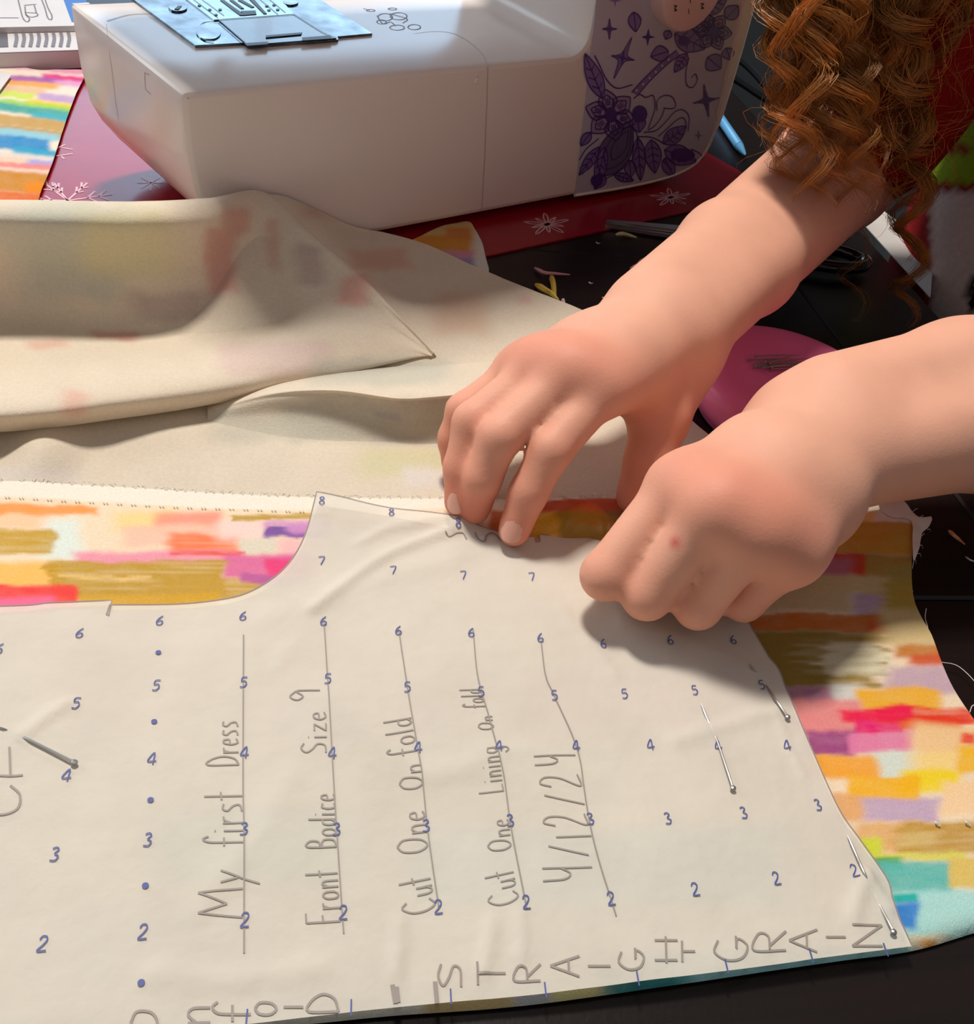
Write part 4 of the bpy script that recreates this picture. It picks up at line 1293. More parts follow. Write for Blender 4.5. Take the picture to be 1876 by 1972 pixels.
pin('steel pin near the big pencil letters CF on the paper pattern', (143, 1468, 1.2), [(95, 1444, 1.0), (50, 1422, 0.2), (24, 1412, -1.0), (6, 1404, 0.3)], (-14, 1396, 0.8))
pin('steel pin in the paper beside the topmost edge number five', (1517, 1381, 1.2), [(1500, 1356, 1.0), (1481, 1329, 0.2), (1464, 1306, -1.0), (1451, 1289, 0.3)], (1443, 1277, 0.8))
pin('steel pin stuck through a blue number four on the paper', (1412, 1518, 1.2), [(1398, 1476, 1.0), (1383, 1432, 0.2), (1372, 1405, -1.0), (1360, 1380, 0.3)], (1350, 1354, 0.8))
pin('steel pin at the paper corner below the last letter of GRAIN', (1721, 1795, 1.2), [(1712, 1777, 1.0), (1701, 1757, 0.2), (1682, 1718, -1.2), (1664, 1680, 0.3), (1648, 1644, 0.8)], (1632, 1608, 0.9))
for x, y, lab in ((1804, 1586, 'tiny steel pin point poking out of the purple printed patch'), (1862, 1585, 'tiny steel pin point poking out of the gold brush stroke')):
    m = MB(); m.add(*tube_vf([at(x - 4, y - 5, 0.0044), at(x, y, 0.0056), at(x + 6, y + 5, 0.0050)], [0.0001, 0.0004, 0.0004], 6))
    tag(m.build('pin_point', material('bright_pin_point', (0.8, 0.78, 0.74, 1), 0.6)), lab, 'pin')

# ================================================================== small things on the table
# pink pincushion
M_pink = material('pink_plastic', rgb(228, 112, 160), 0.42, spec=0.4)
pc = at(1508, 766, 0.012)
pc[2] = 0.0003
cush = thing('pincushion', 'round pink magnetic pincushion holding loose steel pins', 'pincushion')
pr_ = [(0.001, 0.0), (0.036, 0.0), (0.041, 0.003), (0.046, 0.010), (0.0485, 0.017), (0.0480, 0.0215), (0.045, 0.0245), (0.038, 0.0252), (0.024, 0.0236), (0.010, 0.0226), (0.0005, 0.0224)]
pp = catmull(np.array([(r, 0, z) for r, z in pr_]), 0.002)
m = MB(); m.add(*lathe_vf([(max(a[0], 0.0003), a[2]) for a in pp], 64)); o = m.build('dish', M_pink, cush)
cush.location = pc
labs = ['loose steel pin lying on top of the pink pincushion']
for i in range(11):
    a = math.radians(RNG.uniform(-16, 14))
    c = np.array([pc[0] + RNG.uniform(-0.008, 0.006), pc[1] + 0.012 + RNG.uniform(-0.005, 0.005), pc[2] + 0.0242 + 0.0006 * (i % 4)])
    dv = np.array([math.cos(a + .25), math.sin(a + .25), RNG.uniform(-.04, .04)]) * 0.0135
    t = thing('dressmaking_pin', labs[0], 'pin', 'loose pins on the pincushion')
    m = MB(); m.add(*tube_vf([c - dv, c, c + dv], [0.00038, 0.00038, 0.0001], 6)); m.build('shaft', M_pin, t)
    m = MB(); m.add(*lathe_vf([(0.0001, 0.0007), (0.0009, 0.0003), (0.0009, -0.0003), (0.0001, -0.0007)], 10, c - dv)); m.build('head', M_pin, t)

# shears lying under the arm
M_blade = material('steel_blade', (0.62, 0.70, 0.78, 1), 0.35, metal=1.0)
M_gloss = material('glossy_black_handle', rgb(14, 14, 16), 0.12, spec=0.6, coat=0.5)
sh = thing('shears', 'dressmaking shears with steel blades and glossy black handles under the arm', 'scissors')
a0 = at(1168, 424, 0.006)
a1 = at(1400, 452, 0.006)
dirv = (a1 - a0) / np.linalg.norm(a1 - a0)
sidev = np.array([-dirv[1], dirv[0], 0])
for s, zz in ((1, 0.0062), (-1, 0.0036)):
    q = [a0 + sidev * s * 0.0005, a0 + dirv * 0.03 + sidev * s * 0.0035, a0 + dirv * 0.075 + sidev * s * 0.007, a0 + dirv * 0.085 - sidev * s * 0.003, a0 - sidev * s * 0.0008]
    q = [np.array([p[0], p[1], zz]) for p in q]
    if s < 0:
        q = q[::-1]
    m = MB(); m.add(*prism_vf(q, (0, 0, -0.0022))); m.build('blade', M_blade, sh, smooth=False)
pv = a0 + dirv * 0.075
m = MB(); m.add(*lathe_vf([(0.0001, 0.0090), (0.003, 0.0086), (0.0038, 0.0076), (0.0038, 0.0035)], 20, (pv[0], pv[1], 0))); m.build('pivot_screw', M_blade, sh)
for s in (1, -1):
    c0 = pv + dirv * 0.008 + sidev * s * 0.002
    lp = [c0, c0 + dirv * 0.028 + sidev * s * 0.006]
    for t in np.linspace(math.pi, -math.pi, 13):
        lp.append(c0 + dirv * (0.056 + 0.028 * math.cos(t)) + sidev * s * (0.016 + 0.013 * math.sin(t)))
    lp = catmull(np.array([(p[0], p[1], 0.0085 + 0.001 * s) for p in lp]), 0.004)
    m = MB(); m.add(*tube_vf(lp, 0.0042, 10)); m.build('handle', M_gloss, sh)

# black cord, blue pen, white slip
M_cord = material('black_cord', rgb(9, 9, 10), 0.8, spec=0.15)
cord = MB()
cord.add(*tube_vf(catmull([at(x, y, 0.0045) for x, y in ((1330, 70), (1420, 112), (1462, 148), (1492, 188), (1516, 216), (1556, 262), (1590, 300))], 0.01), 0.0038, 8))
cord.add(*tube_vf(catmull([at(x, y, 0.0045) for x, y in ((1330, 108), (1412, 148), (1462, 180), (1500, 205), (1528, 228), (1570, 256), (1620, 280))], 0.01), 0.0042, 8))
tag(cord.build('power_cord', M_cord), 'doubled black power cord lying behind the sewing machine', 'cord')
M_pen = material('light_blue_pen', rgb(92, 160, 206), 0.3)
pen = thing('pen', 'light blue pen lying beside the sewing machine panel', 'pen')
b0, b1 = at(1386, 226, 0.0042), at(1424, 282, 0.0042)
b2 = b1 + (b1 - b0) * 0.28
m = MB(); m.add(*tube_vf(np.array([b0, b0 + (b1 - b0) * .02, b1]), [0.003, 0.0036, 0.0036], 12)); m.build('barrel', M_pen, pen)
m = MB(); m.add(*tube_vf(np.array([b1, b2 - (b2 - b1) * .2, b2]), [0.0034, 0.0016, 0.0004], 12)); m.build('tip', M_pen, pen)
m = MB(); m.add(*prism_vf([at(x, y, 0.0012) for x, y in ((1668, 436), (1702, 406), (1800, 478), (1792, 572), (1762, 540))], (0, 0, -0.0006)))
tag(m.build('paper_slip', material('white_slip', rgb(206, 204, 196), 0.7), smooth=False), 'white paper slip at the table edge behind the hanging ringlet', 'paper')

# scraps of the printed cotton
def scrap(name, pxs, z, strokes, base, label, step=0.002, wav=0.0012, warp=4):
    e = np.array([at(x, y, z)[:2] for x, y in pxs])
    pts, fcs = fill_region(catmull(np.vstack([e, e[:1]]), 0.003)[:-1], step)
    V = np.column_stack([pts, z + wav * (fbm(pts[:, 0] * 60, pts[:, 1] * 60) - 0.4)])
    o = mesh_obj(name, V, fcs, M_cloth, None, colors=paint(topx(V), base, strokes, 0.86, warp))
    return tag(o, label, 'fabric scrap')


def tilt(rows, slope):
    """split level bands into short pieces that follow the slope of the cloth"""
    out = []
    for x0, x1, y0, y1, c, s, k in rows:
        n = max(1, int((x1 - x0) / 22))
        for i in range(n):
            a, b = x0 + (x1 - x0) * i / n, x0 + (x1 - x0) * (i + 1) / n
            dy = slope * ((a + b) / 2 - 60)
            out.append((a - 3, b + 3, y0 + dy, y1 + dy, c, s, k))
    return out


bands = [(-320, 190, 118, 136, (226, 150, 180), 5, 0), (-320, 20, 108, 124, (226, 80, 50), 5, 0), (84, 170, 140, 152, (226, 40, 130), 4, 0), (20, 112, 148, 160, (172, 90, 168), 4, 0), (105, 160, 150, 162, (224, 160, 204), 5, 0),
         (0, 112, 158, 168, (240, 168, 80), 4, 0), (110, 160, 160, 178, (240, 226, 210), 5, 0), (0, 80, 168, 182, (230, 190, 150), 5, 0), (72, 150, 176, 190, (196, 164, 206), 4, 0), (0, 60, 180, 192, (206, 224, 90), 4, 0), (50, 150, 190, 200, (240, 206, 70), 4, 0),
         (0, 150, 196, 206, (166, 212, 80), 4, 0), (-320, 140, 204, 220, (60, 166, 156), 5, 0), (60, 140, 214, 228, (70, 176, 190), 4, 0), (-320, 130, 226, 246, (200, 160, 90), 4, 0), (-320, 130, 246, 262, (190, 152, 84), 4, 0), (0, 120, 262, 268, (240, 224, 200), 4, 0),
         (-320, 110, 252, 266, (150, 206, 220), 5, 0), (-320, 90, 264, 290, (30, 140, 200), 5, 0), (30, 110, 284, 300, (50, 164, 200), 4, 0), (-320, 100, 296, 308, (226, 216, 206), 5, 0), (40, 104, 306, 322, (176, 164, 216), 5, 0), (-320, 50, 304, 316, (240, 206, 180), 5, 0),
         (-320, 96, 316, 328, (234, 140, 130), 4, 0), (-320, 90, 328, 336, (240, 206, 190), 4, 0), (-320, 90, 334, 372, (206, 136, 30), 5, 0), (50, 90, 350, 372, (236, 140, 20), 5, 0), (-320, 80, 372, 392, (226, 110, 40), 4, 0)]
scrap('fabric_scrap', [(-300, 90), (-120, 104), (0, 116), (30, 124), (70, 134), (120, 134), (166, 137), (162, 150), (148, 178), (126, 236), (104, 306), (82, 360), (58, 410), (-20, 420), (-300, 420)], 0.0035, tilt(bands, 0.10), (240, 226, 206),
      'rainbow striped fabric scrap lying on the mat left of the sewing machine')
scrap('fabric_scrap', [(700, 500), (760, 478), (800, 460), (850, 436), (900, 426), (914, 440), (926, 462), (934, 490), (940, 528), (900, 540), (780, 540)], 0.0025,
      [(700, 950, 420, 470, (226, 190, 120), 8, 0), (800, 905, 455, 486, (226, 150, 40), 5, 0), (860, 905, 440, 462, (226, 140, 60), 5, 0), (800, 950, 484, 496, (222, 150, 176), 4, 0), (800, 950, 496, 506, (170, 140, 200), 4, 0), (800, 950, 506, 540, (90, 130, 200), 5, 0), (914, 950, 420, 540, (238, 232, 222), 5, 0)], (236, 200, 170),
      'small printed fabric scrap tucked below the sewing machine front')
m = MB(); m.add(*prism_vf([at(x, y, 0.0058) for x, y in ((-60, 128), (0, 137), (22, 144), (0, 174), (-60, 190))], (0, 0, -0.0004)))
tag(m.build('paper_slip', M_page, smooth=False), 'pale paper slip lying on the rainbow fabric scrap', 'paper')


def snip(name, P, w, c, label, cat='thread', z=0.0012):
    Q = catmull([at(x, y, z + 0.0012 * (i % 2)) for i, (x, y) in enumerate(P)], 0.002)
    n = len(Q)
    m = MB(); m.add(*tube_vf(Q, np.interp(np.linspace(0, 1, n), [0, .15, .6, 1], [w * .5, w, w * .8, w * .3]), 6))
    tag(m.build(name, material(name + '_colour', rgb(*c), 0.85)), label, cat, 'snippets left on the table')


snip('cloth_snippet', [(1030, 516), (1048, 525), (1070, 527), (1098, 529)], 0.0011, (216, 160, 170), 'long pink sliver of cloth on the dark table by the heap', 'cloth snippet')
snip('cloth_snippet', [(1032, 548), (1048, 558), (1062, 566), (1076, 578)], 0.0020, (214, 184, 80), 'mustard yellow cloth snippet beside the pink sliver, lower arm of a V', 'cloth snippet')
snip('cloth_snippet', [(1062, 532), (1066, 548), (1068, 566), (1072, 576)], 0.0018, (206, 174, 74), 'mustard yellow cloth snippet beside the pink sliver, upright arm of a V', 'cloth snippet')
snip('cloth_snippet', [(1084, 576), (1086, 584), (1088, 592)], 0.0011, (214, 170, 180), 'short pink snippet at the edge of the fabric heap', 'cloth snippet')
snip('cloth_snippet', [(1186, 452), (1198, 450), (1212, 453), (1226, 457)], 0.0013, (206, 200, 150), 'pale yellow snippet on the table below the shears', 'cloth snippet')
snip('cloth_snippet', [(1214, 518), (1226, 514), (1236, 502), (1246, 496)], 0.0018, (222, 150, 168), 'pink curled snippet on the table beside the arm', 'cloth snippet')
snip('cloth_snippet', [(1828, 1022), (1836, 1030), (1846, 1038), (1858, 1048)], 0.0010, (226, 160, 110), 'orange sliver on the table right of the torn fabric corner', 'cloth snippet')
snip('thread_snippet', [(1860, 1072), (1868, 1078), (1880, 1082)], 0.0004, (236, 230, 224), 'white thread end on the table below the orange sliver')
for x, y, lab in ((1134, 543, 'white crumb of thread near the mustard snippets'), (1148, 466, 'white thread fleck between the mat and pale yellow snippet'), (1160, 572, 'white thread fleck close to the wrist')):
    snip('thread_snippet', [(x, y), (x + 4, y + 3), (x + 8, y + 2)], 0.0004, (226, 220, 214), lab)

# ================================================================== the girl
def seg_d(P, a, b, ra, rb):
    ab = b - a
    t = np.clip(((P - a) @ ab) / (ab @ ab + 1e-12), 0, 1)
    return np.linalg.norm(P - a - t[..., None] * ab, axis=-1) - (ra + (rb - ra) * t)


def smin(a, b, k):
    h = np.clip(0.5 + 0.5 * (b - a) / k, 0, 1)
    return b + (a - b) * h - k * h * (1 - h)


class Field:
    def __init__(s, lo, hi, h):
        s.lo, s.h = np.array(lo, float), h
        s.n = np.ceil((np.array(hi) - s.lo) / h).astype(int) + 1
        s.D = np.full(s.n, 0.05, np.float32)

    def fresh(s):
        return np.full(s.n, 0.05, np.float32)

    def add(s, D, a, b, ra, rb, k):
        a, b = np.asarray(a, float), np.asarray(b, float)
        mg = max(ra, rb) + 0.018
        i0 = np.clip(((np.minimum(a, b) - mg - s.lo) / s.h).astype(int), 0, s.n - 1)
        i1 = np.clip(((np.maximum(a, b) + mg - s.lo) / s.h).astype(int) + 2, 1, s.n)
        if np.any(i1 <= i0):
            return
        g = np.stack(np.meshgrid(*[s.lo[j] + s.h * np.arange(i0[j], i1[j]) for j in range(3)], indexing='ij'), -1)
        d = seg_d(g, a, b, ra, rb).astype(np.float32)
        sl = tuple(slice(i0[j], i1[j]) for j in range(3))
        D[sl] = smin(D[sl], d, k) if k > 0 else np.minimum(D[sl], d)

    def chain(s, D, pts, rad, k):
        for i in range(len(pts) - 1):
            s.add(D, pts[i], pts[i + 1], rad[i], rad[i + 1], k)


def surface_nets(D, lo, h, relax=2):
    S = D < 0
    n = np.array(D.shape)
    c = np.zeros(n - 1, np.int8)
    for i in (0, 1):
        for j in (0, 1):
            for k in (0, 1):
                c += S[i:n[0] - 1 + i, j:n[1] - 1 + j, k:n[2] - 1 + k]
    cells = np.argwhere((c > 0) & (c < 8))
    idx = np.full(n - 1, -1, np.int64)
    idx[tuple(cells.T)] = np.arange(len(cells))
    acc = np.zeros((len(cells), 3))
    cnt = np.zeros(len(cells))
    offs = [(i, j, k) for i in (0, 1) for j in (0, 1) for k in (0, 1)]
    for p in range(8):
        for q in range(p + 1, 8):
            a, b = np.array(offs[p]), np.array(offs[q])
            if np.abs(a - b).sum() != 1:
                continue
            va = D[tuple((cells + a).T)].astype(float)
            vb = D[tuple((cells + b).T)].astype(float)
            m = (va < 0) != (vb < 0)
            t = np.where(m, va / np.where(m, va - vb, 1), 0)
            acc += np.where(m[:, None], a + (b - a) * t[:, None], 0)
            cnt += m
    V = (cells + acc / cnt[:, None]) * h + lo
    F = []
    for ax in range(3):
        o1, o2 = (ax + 1) % 3, (ax + 2) % 3
        sl0 = [slice(1, -1)] * 3
        sl0[ax] = slice(0, -1)
        sl1 = list(sl0)
        sl1[ax] = slice(1, None)
        A, B = S[tuple(sl0)], S[tuple(sl1)]
        e = np.argwhere(A != B)
        if len(e) == 0:
            continue
        base = e.copy()
        base[:, o1] += 1
        base[:, o2] += 1
        u = np.zeros(3, int); u[o1] = 1
        w = np.zeros(3, int); w[o2] = 1
        q = np.stack([idx[tuple((base - u - w).T)], idx[tuple((base - w).T)], idx[tuple(base.T)], idx[tuple((base - u).T)]], 1)
        fl = ~A[tuple(e.T)]
        q[fl] = q[fl][:, ::-1]
        F.append(q[(q >= 0).all(1)])
    F = np.vstack(F)
    for _ in range(relax):                       # light smoothing
        E = np.vstack([F[:, [0, 1]], F[:, [1, 2]], F[:, [2, 3]], F[:, [3, 0]]])
        s = np.zeros_like(V)
        k = np.zeros(len(V))
        for i, j in ((0, 1), (1, 0)):
            np.add.at(s, E[:, i], V[E[:, j]])
            np.add.at(k, E[:, i], 1)
        V = V * 0.5 + 0.5 * s / np.maximum(k, 1)[:, None]
    return V, F


J = lambda x, y, z: at(x, y, z / 1000.0)
# ---- right arm (reaching past the machine, fingers on the paper edge)
R_wrist = J(1278, 622, 62)
R_fore = J(1420, 497, 66)
R_elb = J(1606, 330, 66)
R_sh = np.array([0.512, 0.512, 0.255])
Ri = [J(1162, 748, 58), J(1060, 868, 42), J(1018, 948, 27), J(990, 1022, 12.5)]
Rm = [J(1088, 724, 59), J(962, 842, 43), J(930, 922, 27), J(915, 980, 12)]
Rr = [J(1032, 716, 54), J(910, 812, 40), J(888, 900, 24), J(883, 968, 12)]
Rp = [J(996, 718, 46), J(892, 790, 33), J(872, 845, 21), J(876, 905, 10)]
Rt = [J(1300, 690, 46), J(1270, 805, 36), J(1250, 890, 24), J(1226, 955, 14)]
# ---- left arm (bent hand pressing the fabric)
L_wrist = J(1632, 826, 60)
L_fore = J(1876, 778, 66)
L_elb = np.array([0.495, 0.256, 0.075])
L_sh = np.array([0.532, 0.292, 0.262])
Li = [J(1302, 940, 51), J(1166, 1108, 25)]
Lm = [J(1372, 985, 57), J(1246, 1146, 24)]
Lr = [J(1452, 1030, 54), J(1344, 1166, 23)]
Lp = [J(1525, 1070, 47), J(1432, 1156, 22)]
for f, dv, L2, L3 in ((Li, (0.62, 0.62, -0.42), .021, .017), (Lm, (0.62, 0.62, -0.42), .023, .018), (Lr, (0.62, 0.62, -0.40), .022, .018), (Lp, (0.62, 0.62, -0.38), .016, .015)):
    dv = np.array(dv) / np.linalg.norm(dv)
    f.append(f[1] + dv * L2)
    f.append(f[2] + np.array([0.55, 0.8, -0.02]) / 0.97 * L3)
Lt = [J(1520, 825, 50), J(1425, 905, 38), J(1330, 990, 27), J(1285, 1045, 19)]


def arm_field(lo, hi, h, wrist, fore, elb, sh, fingers, frad, thumb, trad, wside, wide, rads, drop=(0.0, 0.0, 0.0, 0.0), mr=(0.0104, 0.0104, 0.0102, 0.0098)):
    F = Field(lo, hi, h)
    D = F.D
    # forearm and upper arm
    w1, w2 = wrist + wside * wide[0], wrist - wside * wide[0]
    f1, f2 = fore + wside * wide[1], fore - wside * wide[1]
    e1, e2 = elb + wside * wide[2], elb - wside * wide[2]
    F.chain(D, [w1, f1, e1], [rads[0], rads[1], rads[2]], 0.010)
    F.chain(D, [w2, f2, e2], [rads[0], rads[1], rads[2]], 0.010)
    F.chain(D, [elb, elb * .5 + sh * .5, sh], [rads[2] + 0.003, rads[2] + 0.004, rads[2] + 0.008], 0.016)
    # palm: metacarpals from the wrist to each knuckle
    mc = [w1 * .72 + w2 * .28, w1 * .56 + w2 * .44, w1 * .42 + w2 * .58, w1 * .26 + w2 * .74]
    for q, f, r in zip(mc, fingers, mr):
        i_ = [id(w_) for w_ in fingers].index(id(f))
        F.chain(D, [q - (0, 0, drop[i_] * .5), q * .45 + f[0] * .55 - (0, 0, drop[i_]), f[0]], [(0.0140, 0.0140, 0.0130, 0.0120)[i_], (0.0125, 0.0120, 0.0110, 0.0102)[i_], r], 0.014)
    # palm fill between the knuckles, lower side
    for a, b in zip(fingers, fingers[1:]):
        F.add(D, a[0] * .6 + mc[1] * .4 - (0, 0, 0.006), b[0] * .6 + mc[2] * .4 - (0, 0, 0.006), 0.0105, 0.0105, 0.010)
    for a, b in zip(fingers, fingers[1:]):
        F.add(D, a[0] * .93 + mc[1] * .07, b[0] * .93 + mc[2] * .07 - (0, 0, 0.001), 0.0096, 0.0092, 0.012)
        F.add(D, a[0] * .5 + mc[1] * .5 - (0, 0, 0.003), b[0] * .5 + mc[2] * .5 - (0, 0, 0.005), 0.0105, 0.0100, 0.014)
    # thumb root
    F.chain(D, [mc[0] - (0, 0, 0.004), thumb[0], thumb[1]], [0.013, trad[0], trad[1]], 0.014)
    # webbing between thumb and index
    F.add(D, thumb[0] * .55 + thumb[1] * .45, fingers[0][0] * .75 + mc[0] * .25 - (0, 0, 0.004), 0.0062, 0.0075, 0.012)
    G = F.fresh()
    for f, r in zip(fingers, frad):
        g = F.fresh()
        F.chain(g, f, r, 0.0028)
        G = np.where(np.minimum(G, g) < 0.04, smin(G, g, 0.0016), np.minimum(G, g))
    g = F.fresh()
    F.chain(g, thumb, trad, 0.003)
    G = np.minimum(G, g)
    m_ = (D < 0.03) | (G < 0.03)
    D = np.where(m_, smin(D, G, 0.0042), np.minimum(D, G))
    return surface_nets(D, F.lo, F.h, 3)


def perp(a, b):
    d = b - a
    s = np.cross(d, (0, 0, 1.0))
    return s / np.linalg.norm(s)


rs = perp(R_elb, R_wrist)
rs = rs if rs @ (Ri[0] - Rp[0]) > 0 else -rs
rs = rs * 0.93 + np.array([0, 0, -0.25]); rs /= np.linalg.norm(rs)
ls = perp(L_elb, L_wrist)
ls = ls if ls @ (Li[0] - Lp[0]) > 0 else -ls
ls = ls * 0.93 + np.array([0, 0, 0.25]); ls /= np.linalg.norm(ls)
fr = [(0.0090, 0.0081, 0.0073, 0.0063), (0.0088, 0.0080, 0.0071, 0.0062), (0.0084, 0.0076, 0.0067, 0.0058), (0.0078, 0.0068, 0.0060, 0.0052)]
fl = [(0.0096, 0.0088, 0.0074, 0.0062), (0.0096, 0.0088, 0.0074, 0.0063), (0.0092, 0.0084, 0.0070, 0.0058), (0.0084, 0.0076, 0.0062, 0.0052)]
VR, FR = arm_field((0.135, 0.165, 0.0), (0.62, 0.66, 0.33), 0.0017, R_wrist, R_fore, R_elb, R_sh, [Ri, Rm, Rr, Rp], fr, Rt, (0.0150, 0.0118, 0.0102, 0.0086), rs, (0.0085, 0.0080, 0.006), (0.0180, 0.0205, 0.0285), (0.0, 0.003, 0.006, 0.007), (0.0096, 0.0090, 0.0086, 0.0084))
VL, FL = arm_field((0.165, 0.115, 0.0), (0.62, 0.44, 0.33), 0.0017, L_wrist, L_fore, L_elb, L_sh, [Li, Lm, Lr, Lp], fl, Lt, (0.0150, 0.0120, 0.0095, 0.0080), ls, (0.0125, 0.012, 0.008), (0.0200, 0.0245, 0.0300))

# ---- head, neck and trunk (coarser; trunk hidden under the clothes)
HC = np.array([0.400, 0.445, 0.360])
NK = np.array([0.500, 0.412, 0.285])
F = Field((0.27, 0.27, -0.05), (0.74, 0.58, 0.50), 0.006)
D = F.D
F.add(D, HC + (0.03, 0, 0.02), HC + (0.005, 0, 0.015), 0.078, 0.074, 0.02)
F.add(D, HC + (-0.03, 0, -0.035), HC + (-0.042, 0, -0.075), 0.052, 0.030, 0.03)
F.add(D, HC + (-0.074, 0, 0.0), HC + (-0.090, 0, -0.028), 0.007, 0.011, 0.012)                # nose
F.add(D, HC + (-0.076, -0.016, -0.058), HC + (-0.076, 0.016, -0.058), 0.0065, 0.0065, 0.006)  # lips
for sgn in (-1, 1):
    F.add(D, HC + (-0.064, 0.030 * sgn, 0.022), HC + (-0.070, 0.012 * sgn, 0.022), 0.010, 0.009, 0.010)  # brow
    F.add(D, HC + (-0.052, 0.038 * sgn, -0.03), HC + (-0.03, 0.052 * sgn, -0.03), 0.020, 0.018, 0.02)    # cheek
    F.add(D, HC + (0.018, 0.074 * sgn, 0.012), HC + (0.014, 0.076 * sgn, -0.026), 0.012, 0.009, 0.006)    # ear
F.add(D, HC + (0.035, 0, -0.05), NK + (0, 0, -0.02), 0.042, 0.046, 0.03)
F.add(D, NK + (0.02, -0.05, -0.05), NK + (0.02, 0.06, -0.05), 0.05, 0.05, 0.04)
F.add(D, NK + (0.03, 0, -0.06), NK + (0.12, 0.015, -0.28), 0.070, 0.080, 0.04)
VH, FH = surface_nets(D, F.lo, F.h, 2)

person = thing('person', 'person with long curly ginger hair leaning over the table, both hands on the pattern', 'person')
V = np.vstack([VR, VL, VH])
Fc = np.vstack([FR, FL + len(VR), FH + len(VR) + len(VL)])
# skin colour: redder knuckles and fingertips
base = np.array(rgb(228, 170, 144, 1.0)[:3])
red = np.array(rgb(216, 126, 102, 1.0)[:3])
col = np.tile(base, (len(V), 1))
col *= (1 + 0.10 * (fbm(V[:, 0] * 70 + V[:, 2] * 40, V[:, 1] * 70) - 0.5))[:, None]


def blush(c, r, a, tone=red):
    global col
    w = (a * np.exp(-(np.linalg.norm(V - c, axis=1) / r) ** 2))[:, None]
    col = col * (1 - w) + w * tone


for f in (Ri, Rm, Rr, Rp):
    blush(f[3], 0.013, 0.75); blush(f[2], 0.010, 0.4); blush(f[1], 0.011, 0.35); blush(f[0] + (0, 0, 0.01), 0.016, 0.35)
for f in (Li, Lm, Lr, Lp):
    blush(f[1], 0.012, 0.35); blush(f[0] + (0, 0, 0.01), 0.017, 0.4)
blush(Rt[1], 0.02, 0.5); blush(Rt[3], 0.02, 0.6)
i0 = len(VR)
for x, y, rr in ((1303, 1046, 0.0021), (1352, 886, 0.0022)):
    dd = np.linalg.norm(topx(VL) - (x, y), axis=1)
    near = np.argsort(np.linalg.norm(VL - CAM_LOC, axis=1) + dd * 0.02)[0]
    blush(VL[near], rr, 0.75, np.array(rgb(196, 70, 70)[:3]))
M_skin = material('fair_skin', base.tolist() + [1], 0.55, spec=0.25, attr='Col', sss=0.25, bump=(900, 0.10))
mesh_obj('body', V, Fc, M_skin, person, colors=col)


# ---- finger nails that show
M_nail = material('finger_nail', rgb(228, 170, 150), 0.3, spec=0.5, sss=0.2)


def nail(f, half_w, length, r, name='nail'):
    """curved plate on the back of the last finger segment, turned to the back of the hand"""
    tip, dip, pip = f[3], f[2], f[1]
    ax = (tip - dip) / np.linalg.norm(tip - dip)
    bk = (dip - pip) / np.linalg.norm(dip - pip)
    up = np.array([-0.35, -0.55, 0.75])
    up = up - ax * (up @ ax); up /= np.linalg.norm(up)
    sd = np.cross(ax, up)
    Vn, Fn = [], []
    nu, nv = 9, 9
    c0 = tip + ax * (0.0035)
    for i in range(nu):
        u = i / (nu - 1)
        for j in range(nv):
            v = -1 + 2 * j / (nv - 1)
            wv = half_w * (1 - 0.35 * max(0, (abs(u - .5) * 2) ** 4))
            a = v * wv / r
            Vn.append(c0 - ax * length * (u + 0.10 * v * v * (1 - u)) + (sd * math.sin(a) + up * math.cos(a)) * (r + 0.00045 * (1 - abs(v) ** 3)) - up * 0.0004 * 1)
    Fn = [(i * nv + j, i * nv + j + 1, (i + 1) * nv + j + 1, (i + 1) * nv + j) for i in range(nu - 1) for j in range(nv - 1)]
    mesh_obj(name, Vn, Fn, M_nail, person)


nail(Ri, 0.0046, 0.0088, 0.0064)
nail(Rr, 0.0040, 0.0080, 0.0060)

# ---- clothes
F = Field((0.38, 0.16, -0.30), (0.84, 0.66, 0.38), 0.006)
D = F.D
for sgn in (-1, 1):
    F.add(D, (0.548, 0.402 + 0.10 * sgn, 0.225), (0.612, 0.407 + 0.078 * sgn, 0.0), 0.058, 0.086, 0.05)
    F.add(D, (0.612, 0.407 + 0.078 * sgn, 0.02), (0.625, 0.407 + 0.078 * sgn, -0.2), 0.086, 0.092, 0.05)
F.add(D, (0.535, 0.30, 0.258), (0.525, 0.50, 0.255), 0.050, 0.050, 0.04)
F.add(D, R_sh, R_sh * .12 + R_elb * .88 + (0.0, 0, 0.004), 0.052, 0.046, 0.03)
F.add(D, L_sh, L_sh * .40 + L_elb * .60, 0.052, 0.045, 0.03)
VS, FS = surface_nets(D, F.lo, F.h, 2)
VS = VS + 0.004 * (fbm(VS[:, 1] * 30, VS[:, 2] * 30) - 0.5)[:, None] * np.array([1, .4, .4])
pxs = topx(VS)
csh = np.tile(np.array(rgb(150, 16, 20)[:3]), (len(VS), 1))
gr = np.array(rgb(158, 196, 30)[:3])
wh = np.array(rgb(244, 232, 226)[:3])


def patch(c, m):
    global csh
    csh = csh * (1 - m[:, None]) + m[:, None] * c


